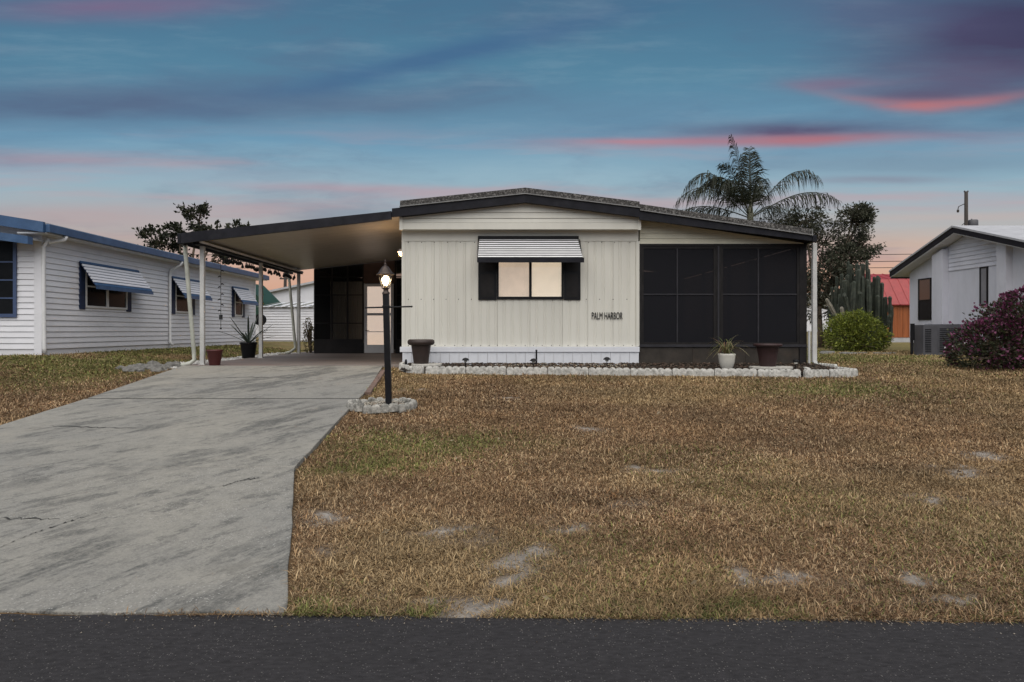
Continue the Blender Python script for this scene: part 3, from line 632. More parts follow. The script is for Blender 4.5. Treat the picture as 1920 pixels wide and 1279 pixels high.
# ================================================================== carport
cp = thing('carport', (-6.3, FY, .775), 'flat carport with pale panelled ceiling and white posts over the driveway', 'carport')
def croof(x): return 3.455 + (x + 6.585) * .1045       # underside... roof top line
yy0 = 14.16; npan = 18; dy = (21.72 - yy0) / npan
for i in range(npan):
    a = yy0 + i * dy
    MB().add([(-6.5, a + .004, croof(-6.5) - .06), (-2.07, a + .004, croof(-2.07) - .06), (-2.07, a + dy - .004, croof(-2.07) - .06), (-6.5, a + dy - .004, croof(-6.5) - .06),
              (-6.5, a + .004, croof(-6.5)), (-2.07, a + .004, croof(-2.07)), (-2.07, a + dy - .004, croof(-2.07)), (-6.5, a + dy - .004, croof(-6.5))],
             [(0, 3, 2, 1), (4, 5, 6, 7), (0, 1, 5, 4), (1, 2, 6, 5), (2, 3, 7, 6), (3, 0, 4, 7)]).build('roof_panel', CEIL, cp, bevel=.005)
MB().add([(-6.5, yy0, croof(-6.5) + .004), (-2.07, yy0, croof(-2.07) + .004), (-2.07, 21.7, croof(-2.07) + .004), (-6.5, 21.7, croof(-6.5) + .004)], [(0, 1, 2, 3)]).build('roof_membrane', MOSS, cp)
MB().prism([(-6.56, croof(-6.56) - .155), (-2.225, croof(-2.225) - .115), (-2.225, croof(-2.225) + .055), (-6.56, croof(-6.56) + .055)], 14.075, 14.15).build('fascia_board', NAVY, cp)
MB().box(-6.64, -6.561, 14.07, 21.75, 3.29, 3.505).build('gutter', NAVY, cp, bevel=.012)
MB().box(-6.36, -6.24, 14.2, 21.7, 3.29, 3.385).build('beam', NAVY, cp)
MB().box(-6.238, -6.222, 14.2, 21.7, 3.33, 3.375).build('beam_trim', TRIMW, cp)
for yy in (14.5, 18.05, 21.45):
    MB().box(-6.345, -6.255, yy - .045, yy + .045, .775, 3.29).build('post', POSTW, cp, bevel=.008)
    MB().box(-6.37, -6.23, yy - .07, yy + .07, .7755, .787).build('post_foot', POSTW, cp)
MB().tube([(-6.6, 14.35, 3.3), (-6.6, 14.36, 3.16), (-6.44, 14.40, 1.05), (-6.43, 14.40, .88), (-6.5, 14.3, .80), (-6.62, 14.2, .77)], .045, 8).build('downspout', PIPEG, cp, smooth=True)
MB().tube([(-6.6, 21.3, 3.3), (-6.56, 21.3, 3.16), (-6.38, 21.35, 1.05), (-6.38, 21.35, .95), (-6.48, 21.2, .84), (-6.6, 21.1, .80)], .045, 8).build('downspout', PIPEG, cp, smooth=True)

# screened room at the back of the carport
sr = thing('screened_room', (-4, 21.75, .775), 'dark screened room at the back of the carport with a lit white door', 'porch room')
SY = 21.74
MB().box(-5.9, -4.32, SY, SY + .05, .776, 1.2).build('kick_panel', BROWN, sr)
MB().box(-3.31, -2.06, SY, SY + .05, .776, 1.2).build('kick_panel', BROWN, sr)
fr = MB()
for x in (-5.9, -5.36, -4.86, -4.36, -3.33, -2.7, -2.12): fr.box(x, x + .045, SY - .01, SY + .045, 1.2, croof(x) - .07)
for z in (1.2, 1.72, 2.62, 3.2): fr.box(-5.855, -4.36, SY - .006, SY + .04, z, z + .03); fr.box(-3.285, -2.12, SY - .006, SY + .04, z, z + .03)
fr.build('screen_frame', BROWN, sr)
for x0, x1 in ((-5.86, -5.36), (-5.31, -4.86), (-4.81, -4.36), (-3.28, -2.7), (-2.65, -2.12)):
    MB().add([(x0, SY + .01, 1.23), (x1, SY + .01, 1.23), (x1, SY + .01, croof(x1) - .07), (x0, SY + .01, croof(x0) - .07)], [(0, 1, 2, 3)]).build('screen', SCREEN2, sr)
MB().prism([(-4.315, 3.01), (-3.335, 3.01), (-3.335, croof(-3.335) - .07), (-4.315, croof(-4.315) - .07)], SY, SY + .05).build('transom_panel', mat('red_brown_panel', (.09, .045, .03), .6, .2), sr)
bb = MB()
for i in range(40):
    x = -5.5 + i * .028; bb.add([(x, SY + .5 + .025 * (i % 2), 1.1), (x + .028, SY + .5 + .025 * ((i + 1) % 2), 1.1), (x + .028, SY + .5 + .025 * ((i + 1) % 2), 3.1), (x, SY + .5 + .025 * (i % 2), 3.1)], [(0, 1, 2, 3)])
bb.build('curtain', CURTAIN, sr)
MB().box(-5.85, -2.06, 25.9, 26, .78, 3.5).box(-5.9, -5.851, SY + .051, 26, .78, 3.46).prism([(-5.9, croof(-5.9) - .07), (-2.06, croof(-2.06) - .07), (-2.06, croof(-2.06) - .02), (-5.9, croof(-5.9) - .02)], SY + .051, 26.1).build('room_shell', BROWN, sr)
dr = bpy.data.objects.new('storm_door', None); C.objects.link(dr); dr.parent = sr; WORLD[dr.name] = WORLD[sr.name]
dx0, dx1, dz0, dz1 = -4.29, -3.36, .79, 2.99
MB().box(dx0, dx0 + .09, SY - .035, SY + .02, dz0, dz1).box(dx1 - .09, dx1, SY - .035, SY + .02, dz0, dz1).box(dx0 + .09, dx1 - .09, SY - .033, SY + .02, dz1 - .09, dz1).box(dx0 + .09, dx1 - .09, SY - .033, SY + .02, dz0, dz0 + .26) \
    .box(dx0 + .09, dx1 - .09, SY - .033, SY + .02, 1.98, 2.06).build('frame', TRIMW, dr, bevel=.004)
MB().box(dx0 + .09, dx1 - .09, SY - .012, SY - .006, dz0 + .26, 1.98).build('pane', GLASS, dr)
MB().box(dx0 + .09, dx1 - .09, SY - .010, SY - .004, 2.06, dz1 - .09).build('pane', GLASS, dr)
MB().box(dx0 + .09, dx1 - .09, SY + .006, SY + .018, dz0 + .26, dz1 - .09).build('curtain', DOORLIT, dr)  # glowing sheet stands in for the lit room behind the door
MB().box(dx0 + .09, dx1 - .09, SY - .022, SY - .0125, 1.45, 1.475).build('cross_bar', TRIMW, dr)
MB().tube([(dx0 + .05, SY - .035, 1.50), (dx0 + .05, SY - .08, 1.50), (dx0 + .16, SY - .08, 1.50)], .012, 6).build('handle', BLACK, dr)
# wall light beside the front corner
wl = thing('wall_light', (xl - .02, 15.15, 3.22), 'lit wall lantern on the house side just under the carport ceiling', 'wall light')
MB().lathe([(0.001, 0), (.05, .0), (.05, .015), (.02, .03), (.001, .03)], (0, 0, 0), 14).build('back_plate', TRIMW, None, origin=(0, 0, 0)).name
bp = bpy.data.objects['back_plate']; bp.parent = wl; bp.rotation_euler = (0, R(-90), 0); bp.location = (.0, 0, .02)
MB().tube([(xl - .03, 15.15, 3.24), (xl - .10, 15.15, 3.27), (xl - .12, 15.15, 3.30)], .012, 6).build('arm', TRIMW, wl)
MB().lathe([(.001, .10), (.05, .085), (.085, .03), (.085, .02), (.045, .06), (.001, .07)], (xl - .12, 15.15, 3.22), 16).build('shade', TRIMW, wl, smooth=True)
MB().lathe([(.001, -.085), (.04, -.07), (.058, -.03), (.05, .01), (.025, .035), (.001, .04)], (xl - .12, 15.15, 3.235), 14).build('bulb', emit('carport_bulb', (1, .62, .24), 7), wl, smooth=True)
def point(name, loc, watts, colr, rad, parent):
    l = bpy.data.lights.new(name, 'POINT'); l.energy = watts; l.color = colr; l.shadow_soft_size = rad; o = bpy.data.objects.new(name, l); C.objects.link(o)
    pw_ = WORLD[parent.name]; o.parent = parent; o.location = tuple(loc[i] - pw_[i] for i in range(3))
point('carport_lamp_glow', (xl - .2, 15.15, 3.12), 7, (1, .62, .32), .06, wl)

# ================================================================== lamp post
lx, ly = -1.555, 9.62; lz = gzf(lx, ly)
lp = thing('lamp_post', (lx, ly, lz), 'black lamp post with lit glass lantern standing in a scalloped stone ring', 'lamp post')
lean = Matrix.Rotation(R(-1.45), 4, 'Y')
def lpb(bb, name, m, parent=lp, **k):
    bb.v = [tuple((lean @ Vector(p)) + Vector((lx, ly, lz))) for p in bb.v]; return bb.build(name, m, parent, **k)
lpb(MB().box(-.042, .042, -.042, .042, -.1, 1.6), 'post', BLACK, bevel=.006)
lpb(MB().box(-.05, .05, -.05, .05, 1.02 + .38, 1.44), 'post_collar', BLACK, bevel=.004)
lpb(MB().tube([(-.30, 0, 1.415), (.36, 0, 1.415)], .011, 8).lathe([(.001, -.016), (.016, 0), (.001, .016)], (.36, 0, 1.415), 8), 'ladder_bar', BLACK)
lpb(MB().lathe([(.055, 1.60), (.055, 1.62), (.038, 1.635), (.034, 1.66), (.045, 1.675), (.06, 1.68), (.06, 1.69), (.001, 1.69)], (0, 0, 0), 16), 'lantern_base', LAMPM, smooth=True)
lpb(MB().lathe([(.125, 1.872), (.128, 1.880), (.095, 1.905), (.07, 1.95), (.045, 1.985), (.02, 2.0), (.014, 2.01), (.022, 2.022), (.012, 2.035), (.008, 2.05), (.016, 2.06), (.008, 2.075), (.001, 2.095)], (0, 0, 0), 24).lathe([(.125, 1.872), (.001, 1.90)], (0, 0, 0), 24), 'lantern_roof', LAMPM, smooth=True)
bb = MB()
for k in range(6):
    a = k * math.pi / 3 + .3; bb.tube([(.055 * math.cos(a), .055 * math.sin(a), 1.69), (.1 * math.cos(a), .1 * math.sin(a), 1.872)], .0055, 5)
lpb(bb, 'lantern_cage', LAMPM)
for k in range(6):
    a = k * math.pi / 3 + .3; c_ = (k + 1) * math.pi / 3 + .3
    q = [(.053 * math.cos(a), .053 * math.sin(a), 1.692), (.053 * math.cos(c_), .053 * math.sin(c_), 1.692), (.097 * math.cos(c_), .097 * math.sin(c_), 1.87), (.097 * math.cos(a), .097 * math.sin(a), 1.87)]
    lpb(MB().add(q, [(0, 1, 2, 3)]), 'lantern_pane', GLASS)
lpb(MB().lathe([(.012, 1.69), (.012, 1.73), (.001, 1.73)], (0, 0, 0), 8), 'bulb_holder', LAMPM)
lpb(MB().lathe([(.012, 1.72), (.038, 1.75), (.052, 1.79), (.05, 1.82), (.03, 1.85), (.001, 1.86)], (0, 0, 0), 14), 'bulb', emit('lantern_bulb', (1, .80, .48), 12), smooth=True)
pt = lean @ Vector((0, 0, 1.80)) + Vector((lx, ly, lz)); point('lantern_glow', tuple(pt), 11, (1, .72, .42), .045, lp)

# ================================================================== scalloped edging
def scallop(length, nsc, h, th, seed, curve=None):
    """one concrete edging block, local x 0..length, front face -y"""
    r = random.Random(seed); per = 10; n = nsc * per; rows = 5; vs = []; fs = []
    for side in (0, 1):
        for j in range(rows + 1):
            for i in range(n + 1):
                u = (i % per) / per * 2 - 1 if i < n else 1.0
                if i % per == 0 and 0 < i < n: u = 1.0
                arc = math.sqrt(max(0, 1 - u * u)); top = h - .036 + .036 * arc + (r.random() - .5) * .004
                z = top * min(1, j / (rows - .0)); d = (th * .5 * (.92 + .08 * arc)); d *= (1 - .35 * max(0, j / rows - .78) / .22 * .8)
                d += (r.random() - .5) * .004
                x = i / n * length; y = -d if side == 0 else d
                vs.append((x, y, z))
    k = (n + 1) * (rows + 1); q = lambda s, j, i: s * k + j * (n + 1) + i
    for j in range(rows):
        for i in range(n):
            fs.append((q(0, j, i), q(0, j, i + 1), q(0, j + 1, i + 1), q(0, j + 1, i))); fs.append((q(1, j, i + 1), q(1, j, i), q(1, j + 1, i), q(1, j + 1, i + 1)))
        fs.append((q(1, j, 0), q(0, j, 0), q(0, j + 1, 0), q(1, j + 1, 0))); fs.append((q(0, j, n), q(1, j, n), q(1, j + 1, n), q(0, j + 1, n)))
    for i in range(n): fs.append((q(0, rows, i), q(0, rows, i + 1), q(1, rows, i + 1), q(1, rows, i)))
    b = MB().add(vs, fs)
    if curve:
        out = []
        for x, y, z in b.v:
            a = x / length * curve[1]; rr = curve[0] - y; out.append((rr * math.cos(a), rr * math.sin(a), z))
        b.v = [(x, y, z) for x, y, z in out]
    return b.mesh('edging_block')
border = thing('flower_bed_border', (2.3, 12.9, gzf(2.3, 12.9)), 'row of whitewashed scalloped concrete edging blocks along the front flower bed', 'border')
blk = [scallop(.735, 6, .185, .085, s) for s in range(4)]
p0 = np.array([-1.42, 13.22]); p1 = np.array([5.62, 12.74]); L = np.hypot(*(p1 - p0)); ang = math.atan2(*(p1 - p0)[::-1]); nb = int(L / .75)
def eb(me, x, y, a, m, s=1.0, dz=0):
    o = link('edging_block', me, m, border, (x, y, gzf(x, y) - .035 + dz), rot=(rnd.uniform(-.03, .03), rnd.uniform(-.012, .012), a)); o.scale = (s, 1, 1); return o
for i in range(nb):
    t = p0 + (p1 - p0) * i / nb; eb(blk[i % 4], t[0], t[1] + rnd.uniform(-.025, .025), ang + rnd.uniform(-.02, .02), CONCW, L / nb / .735 * .985, rnd.uniform(-.012, .01))
for x, y, a, s in ((-1.47, 13.24, 2.72, .5), (-1.80, 13.40, 1.95, .55), (-1.98, 13.74, 1.6, .9), (5.68, 12.72, .05, .62), (6.17, 12.76, .10, .66), (6.70, 12.82, 1.62, .9), (6.67, 13.52, 1.62, .9)):
    eb(blk[rnd.randrange(4)], x, y, a, CONCW, s, 0.0)
for x, y, a, s in ((5.95, 13.1, 1.3, .7), ): eb(blk[0], x, y, a, CONCW, s, -.03)
ring = thing('lamp_ring_border', (lx - .09, ly - .02, lz), 'ring of weathered scalloped edging stones around the lamp post', 'border')
cb = [scallop(.45, 4, .115, .075, 20 + s, (.455, R(58.5))) for s in range(3)]
for i in range(6):
    a = R(60 * i + 8); c0 = (lx - .09, ly - .02); o = link('edging_block', cb[i % 3], CONC, ring, (c0[0], c0[1], lz - .03), rot=(math.atan(SLOPE), 0, a))
def lumps(n, xy, zf, size, seed, flat=.6):
    """small stones / chips: jittered octahedra"""
    g = np.random.default_rng(seed); d = np.array([[1, 0, 0], [0, 1, 0], [-1, 0, 0], [0, -1, 0], [0, 0, 1], [0, 0, -1]], float)
    f = np.array([[0, 1, 4], [1, 2, 4], [2, 3, 4], [3, 0, 4], [1, 0, 5], [2, 1, 5], [3, 2, 5], [0, 3, 5]])
    s = g.uniform(size[0], size[1], n)[:, None, None]; v = d[None] * s * g.uniform(.6, 1.3, (n, 6, 1)); v[:, :, 2] *= flat
    if len(size) > 2: v[:, :, 0] *= size[2]
    a = g.uniform(0, 6.28, n)[:, None]; x = v[:, :, 0] * np.cos(a) - v[:, :, 1] * np.sin(a); y = v[:, :, 0] * np.sin(a) + v[:, :, 1] * np.cos(a)
    v = np.stack([x + xy[:, 0:1], y + xy[:, 1:2], v[:, :, 2] + zf[:, None]], -1).reshape(-1, 3)
    return v, (f[None] + 6 * np.arange(n)[:, None, None]).reshape(-1, 3)
def tints(n, per, cols, seed, var=.3):
    g = np.random.default_rng(seed); c = np.array(cols)[g.integers(0, len(cols), n)] * g.uniform(1 - var, 1 + var, (n, 1)); return np.repeat(c, per, 0)
STONE = leafmat('loose_stone', 0.0, 0.9)
a = rng.uniform(0, 6.28, 700); r_ = .37 * np.sqrt(rng.random(700)); xy = np.stack([lx - .09 + r_ * np.cos(a), ly - .02 + r_ * np.sin(a)], 1)
v, f = lumps(700, xy, gz(xy[:, 0], xy[:, 1]) + .04 + rng.uniform(-.008, .008, 700), (.006, .015), 1)
struct(raw('gravel', v, f, STONE, col=tints(700, 6, [(.42, .36, .28), (.5, .46, .38), (.3, .22, .17), (.55, .52, .46)], 1)), 'stuff')
MB().lathe([(.001, .036), (.42, .036), (.42, -.05)], (lx - .09, ly - .02, lz), 20).build('ring_soil', SOIL); struct(bpy.data.objects['ring_soil'])

bk = thing('brick_edging', (-2.12, 12.2, gzf(-2.1, 12.2)), 'short line of weathered bricks between driveway and lawn behind the lamp post', 'edging')
bkm = MB().box(-.045, .045, -.1, .1, -.05, .055).mesh('brick'); BRK = mat('weathered_brick', (.16, .105, .085), .95, .35, 14, .7, 60)
for k in range(13):
    yb_ = 10.75 + k * .215; xb_ = -2.1 - (yb_ - 10.1) * .08 + .09; link('brick', bkm, BRK, bk, (xb_, yb_, gzf(xb_, yb_)), bevel=.006, rot=(math.atan(SLOPE), rnd.uniform(-.06, .06), R(4.5) + rnd.uniform(-.06, .06)))
# mulch bed
bb = MB(); n = 40; vs = []
for i in range(n + 1):
    t = i / n; x = -1.95 + t * 8.6; yf = 13.25 - .5 * min(1, (x + 1.9) / 7.6); yf = max(12.78, 13.28 - (x + 1.5) * .066)
    vs += [(x, yf, gzf(x, yf) + .06), (x, 13.75, gzf(x, 13.75) + .075), (x, 14.47, .775)]
bb.add(vs, [(3 * i + k, 3 * i + 3 + k, 3 * i + 4 + k, 3 * i + 1 + k) for i in range(n) for k in (0, 1)]); struct(bb.build('mulch_bed', MULCH))
nm = 5200; xy = np.stack([rng.uniform(-1.9, 6.6, nm), rng.uniform(0, 1, nm)], 1); yf = np.maximum(12.8, 13.3 - (xy[:, 0] + 1.5) * .066); xy[:, 1] = yf + (14.44 - yf) * xy[:, 1]
v, f = lumps(nm, xy, gz(xy[:, 0], xy[:, 1]) + .07 + rng.uniform(0, .02, nm), (.012, .034, 1.5), 3, .45)
struct(raw('mulch_chips', v, f, STONE, col=tints(nm, 6, [(.03, .02, .014), (.05, .034, .024), (.08, .05, .035), (.02, .016, .012), (.11, .085, .065)], 3)), 'stuff')
nm = 420; xy = np.stack([rng.uniform(-.2, 2.6, nm), rng.uniform(13.35, 14.2, nm)], 1)
v, f = lumps(nm, xy, gz(xy[:, 0], xy[:, 1]) + .09, (.008, .022, 1.3), 4, .5); struct(raw('dry_leaf_litter', v, f, STONE, col=tints(nm, 6, [(.3, .24, .17), (.2, .13, .08), (.36, .33, .27)], 4)), 'stuff')

# ------------------------------------------------------------------ pots, plants, garden lights
def pot(name, loc, prof, m, label, soil_r, soil_z, rim=None, soilm=SOIL, n=28):
    t = thing(name, loc, label, 'flower pot')
    MB().lathe(prof, loc, n).build('body', m, t, smooth=True)
    if rim: MB().lathe(rim, loc, n).build('rim', m, t, smooth=True)
    MB().lathe([(.0005, soil_z + .008), (soil_r * .6, soil_z + .004), (soil_r, soil_z)], loc, n).build('soil', soilm, t); return t
def step(name, loc, w, d, h, label, rot=0.0):
    bb = MB(); n = 14; r = random.Random(int(loc[0] * 100)); ps = []
    for k in range(n):
        a = 2 * math.pi * k / n; q = (abs(math.cos(a)) ** 4 + abs(math.sin(a)) ** 4) ** -.25; ps.append((loc[0] + q * w / 2 * math.cos(a) * r.uniform(.94, 1.03), loc[1] + q * d / 2 * math.sin(a) * r.uniform(.94, 1.03)))
    bb.prism(ps, loc[2], loc[2] + h, 'z'); o = bb.build(name, STEP, None, origin=loc, bevel=.008); return tag(o, label, 'stepping stone')
step('stepping_stone', (-1.48, 13.85, gzf(0, 13.85) + .075), .62, .55, .05, 'flat pale stone slab under the brown pot at the house corner')
BIG = [(.15, 0), (.152, .01), (.175, .2), (.205, .40), (.212, .42), (.198, .42), (.17, .36), (.001, .34)]
BIGR = [(.20, .37), (.235, .375), (.268, .40), (.276, .435), (.268, .47), (.24, .492), (.205, .488), (.195, .45)]
pot('flower_pot', (-1.585, 13.85, gzf(0, 13.85) + .125), BIG, POTB, 'large brown plastic pot with thick rolled rim at left corner of the house', .19, .41, BIGR, mat('sandy_pot_soil', (.2, .15, .08), 1, .4, 12, .5, 60))
step('stepping_stone', (5.35, 13.42, gzf(0, 13.42) + .075), .82, .5, .045, 'flat pale stone slab under the dark red pot by the porch')
pot('flower_pot', (5.29, 13.45, gzf(0, 13.45) + .12), BIG[:3] + [(.215, .39), (.225, .40), (.2, .40), (.001, .36)], POTR, 'dark red pot with flared rim below the porch screens', .2, .385, [(.215, .385), (.265, .395), (.272, .42), (.262, .445), (.23, .446), (.215, .41)])
sp = (4.44, 13.32, gzf(0, 13.32) + .07)
pot('flower_pot', sp, [(.085, 0), (.09, .012), (.125, .07), (.15, .16), (.163, .27), (.168, .30), (.16, .312), (.15, .30), (.13, .22), (.001, .21)], POTW, 'small white ceramic pot in front of the porch screens', .15, .275)
pot('flower_pot', (-5.96, 14.30, .7755 + .001), [(.105, 0), (.11, .01), (.155, .29), (.165, .295), (.165, .325), (.15, .325), (.14, .27), (.001, .26)], POTR2, 'bright red tapered pot beside the front carport post', .142, .285)
agp = (-6.72, 18.3, gzf(-6.72, 18.3) + .02)
pot('flower_pot', agp, [(.15, 0), (.16, .02), (.21, .38), (.225, .40), (.225, .44), (.2, .44), (.19, .36), (.001, .34)], BLACK, 'black pot holding a spiky plant behind the middle carport post', .19, .4)
def leafblade(p0, az, length, rise, droop, w, cols, fold=.3, segs=7):
    """an arching strap leaf"""
    vs = []; fs = []; cs = []; d = np.array([math.cos(az), math.sin(az)]); q = np.array([-d[1], d[0]])
    for i in range(segs + 1):
        t = i / segs; hz = length * (math.cos(rise) * t + .25 * droop * t * t); z = length * (math.sin(rise) * t - droop * t * t); ww = w * (.55 + 1.2 * t) * (1 - t) ** .6 if t < 1 else 0
        c_ = np.array([p0[0] + d[0] * hz, p0[1] + d[1] * hz]); vs += [(c_[0] + q[0] * ww, c_[1] + q[1] * ww, p0[2] + z + fold * ww), (c_[0], c_[1], p0[2] + z), (c_[0] - q[0] * ww, c_[1] - q[1] * ww, p0[2] + z + fold * ww)]
        cs += [cols] * 3
    for i in range(segs):
        b_ = 3 * i; fs += [(b_, b_ + 1, b_ + 4, b_ + 3), (b_ + 1, b_ + 2, b_ + 5, b_ + 4)]
    return np.array(vs), np.array(fs), np.array(cs)
spl = thing('spider_plant', (sp[0], sp[1], sp[2] + .27), 'half dried spider plant arching out of the small white pot', 'plant')
for i in range(64):
    c_ = [(.13, .15, .05), (.2, .17, .08), (.26, .23, .13), (.09, .11, .04), (.16, .09, .05)][rnd.randrange(5)]
    v, f, k = leafblade((sp[0] + rnd.uniform(-.05, .05), sp[1] + rnd.uniform(-.05, .05), sp[2] + .27), rnd.uniform(0, 6.28), rnd.uniform(.5, .95), rnd.uniform(1.0, 1.52), rnd.uniform(.45, 1.05), rnd.uniform(.006, .012), c_)
    raw('leaf', v, f, LEAF, spl, col=k, nper=4)
agv = thing('agave_plant', (agp[0], agp[1], agp[2] + .4), 'spiky dark agave with long pointed leaves by the middle carport post', 'plant')
for i in range(15):
    a = i * 2.4 + rnd.uniform(-.2, .2); v, f, k = leafblade((agp[0], agp[1], agp[2] + .38), a, rnd.uniform(.7, 1.0), rnd.uniform(.3, 1.2), rnd.uniform(.0, .2), .034, (.05, .065, .05), .5)
    raw('leaf', v, f, LEAF, agv, col=k, nper=4)
def mush(x, y, label, pale=False):
    z = gzf(x, y) + .13; t = thing('garden_light', (x, y, z), label, 'garden light', 'solar garden lights in the front bed')
    MB().tube([(x, y, z - .11), (x, y, z + .09)], .01, 6).build('stake', BLACK, t)
    MB().lathe([(.03, .05), (.035, .085)], (x, y, z), 14).build('lens', POTW if pale else STEP, t)
    MB().lathe([(.075, .085), (.072, .10), (.045, .13), (.001, .142), (.001, .09), (.075, .085)] if not pale else [(.05, .085), (.055, .12), (.03, .13), (.001, .135)], (x, y, z), 16).build('cap', BLACK, t, smooth=True)
mush(-.67, 13.62, 'black mushroom garden light nearest the brown pot'); mush(.68, 13.5, 'black mushroom garden light beside the thin upright pipe')
mush(2.17, 13.75, 'black mushroom garden light below the house lettering'); mush(5.80, 13.35, 'clear topped garden light right of the dark red pot', True)
o = MB().tube([(.76, 13.95, .74), (.76, 13.95, 1.09)], .018, 8).lathe([(.022, 1.09), (.022, 1.11), (.001, 1.11)], (.76, 13.95, 0), 8).build('standpipe', BLACK, None, origin=(.76, 13.95, .74)); tag(o, 'thin black upright pipe in front of the white skirting', 'pipe')
o = MB().lathe([(.06, 0), (.065, .02), (.03, .04), (.026, .12), (.018, .17), (.001, .18)], (-1.86, 13.62, gzf(0, 13.62) + .06), 12).build('bed_spike', BLACK, None, origin=(-1.86, 13.62, gzf(0, 13.62) + .06)); tag(o, 'small black spike on the ground left of the brown pot', 'garden stake')

# white gravel strip and rocks beside the carport slab
nm = 2600; xy = np.stack([rng.uniform(-7.45, -6.64, nm), rng.uniform(13.9, 23, nm)], 1); xy = xy[fbm(xy[:, 0] * 2, xy[:, 1] * 2, 50) > .36]; nm = len(xy)
v, f = lumps(nm, xy, gz(xy[:, 0], xy[:, 1]) + .015, (.015, .045), 6); struct(raw('white_gravel', v, f, STONE, col=tints(nm, 6, [(.5, .49, .47), (.4, .39, .37), (.6, .59, .57), (.28, .27, .26)], 6)), 'stuff')
for i in range(20):
    x = rnd.uniform(-7.7, -6.75); y = rnd.uniform(13.5, 14.5); s = rnd.uniform(.07, .16); bb = MB(); z0 = gzf(x, y)
    for j, (zz, rr) in enumerate(((-.4, .8), (0, 1), (.35, .85), (.6, .5), (.68, .02))):
        for k in range(9):
            a = k / 9 * 6.283; q = rr * s * rnd.uniform(.8, 1.15); bb.v.append((x + q * 1.3 * math.cos(a), y + q * math.sin(a), z0 + zz * s * 1.25 * rnd.uniform(.85, 1.15)))
    bb.f = [(j * 9 + k, j * 9 + (k + 1) % 9, (j + 1) * 9 + (k + 1) % 9, (j + 1) * 9 + k) for j in range(4) for k in range(9)]
    tag(bb.build('rock', ROCK, None, origin=(x, y, z0)), 'grey rock in the loose heap beside the front carport post', 'rock', 'grey rocks beside the driveway')
# hanging chime and string lights on the carport edge
ch = thing('wind_chime', (-6.3, 15.45, 3.29), 'long black wind chime hanging from the carport edge', 'wind chime')
MB().tube([(-6.3, 15.45, 3.29), (-6.3, 15.45, 1.55)], .006, 5).build('cord', WIRE, ch)
for i, z in enumerate((2.85, 2.72, 2.55, 2.48, 2.32, 2.2, 2.08, 1.95)):
    s = (-1) ** i; MB().tube([(-6.3, 15.45, z), (-6.3 + s * .03, 15.45, z + .012), (-6.3 + s * .07, 15.45, z - .01)], [.012, .018, .006], 6).build('charm', WIRE, ch)
MB().box(-6.33, -6.27, 15.42, 15.48, 1.75, 1.86).build('chime_body', WIRE, ch); MB().box(-6.325, -6.275, 15.448, 15.452, 1.53, 1.57).build('wind_catcher', WIRE, ch)
sg = thing('string_lights', (-6.44, 18.6, 3.29), 'string of small dark bulbs drooping under the carport gutter', 'string lights')
pts = []; 
for i in range(49):
    t = i / 48; pts.append((-6.44, 15.8 + t * 5.8, 3.285 - .03 * math.sin(t * 6 * math.pi) ** 2))
MB().tube(pts, .006, 4).build('cable', WIRE, sg)
bm_ = MB().lathe([(.001, 0), (.014, -.01), (.016, -.045), (.036, -.08), (.034, -.115), (.001, -.14)], (0, 0, 0), 8).mesh('bulb')
for i in range(1, 48, 1):
    if rnd.random() < .8: link('bulb', bm_, WIRE, sg, (pts[i][0], pts[i][1], pts[i][2] - rnd.uniform(0, .07)))

# ================================================================== left neighbour (white siding, blue trim)
WX = -10.4; WB = 1.07; WT = 3.66; Y0n, Y1n = 15.5, 29.05
nh = thing('white_house', (WX, 20, .93), 'long white lap siding house with blue roof edge left of the driveway', 'house')
pit = .132; nc = int((WT - WB) / pit) + 1
pl = MB().prism([(0, .013), (.025, .013), (.006, pit + .002), (0, pit + .002)], 0, Y1n - Y0n)      # local: u = outwards
pl.v = [(u, y, z) for (u, y, z) in pl.v]; plm = pl.mesh('siding_plank')
for i in range(nc): link('siding_plank', plm, SIDW, nh, (WX, Y0n, WB + i * pit))
pf = MB().prism([(0, .013), (.025, .013), (.006, pit + .002), (0, pit + .002)], 0, 6.3); pf.v = [(-y, -u, z) for u, y, z in pf.v]; pfm = pf.mesh('siding_plank')
for i in range(nc): link('siding_plank', pfm, SIDW, nh, (WX, Y0n, WB + i * pit))
MB().box(-16.7, WX - .001, Y0n + .001, Y1n, .9, 3.72).build('wall', SIDW, nh)
MB().box(-16.69, WX - .03, Y0n + .03, Y1n - .03, .7, .9).box(WX - .045, WX - .012, Y0n + .05, Y1n - .05,   .74, 1.075).build('foundation', YELL, nh)
MB().box(WX - .14, WX + .03, Y0n - .03, Y0n - .0185, .93, 3.66).box(WX + .0185, WX + .03, Y0n - .0185, Y0n + .12, .93, 3.66).build('corner_board', SIDW, nh)
MB().box(WX - .1, WX + .03, Y1n - .1, Y1n + .03, .98, 3.66).build('corner_board', SIDW, nh)
MB().box(WX - .3, WX + .36, Y0n - .35, Y1n + .5, 3.66, 3.69).build('soffit', TRIMW, nh)
MB().box(WX + .34, WX + .44, Y0n - .38, Y1n + .55, 3.68, 3.86).build('eave_gutter', BLUE, nh, bevel=.012)
rz = lambda x: 3.88 + (WX + .42 - x) * .16
MB().prism(slabpoly([(-13.55, rz(-13.55)), (WX + .36, rz(WX + .36))], .05), Y0n - .36, Y1n + .52).build('roof', ROOFW, nh)
MB().prism(slabpoly([(-17.1, rz(WX + .36)), (-13.552, rz(-13.55))], .05), Y0n - .36, Y1n + .52).build('roof', ROOFW, nh)
MB().prism([(-13.55, rz(-13.55) - .24), (WX + .335, rz(WX + .335) - .22), (WX + .335, rz(WX + .335) + .01), (-13.55, rz(-13.55) + .01)], Y0n - .44, Y0n - .365).build('rake_board', BLUE, nh)
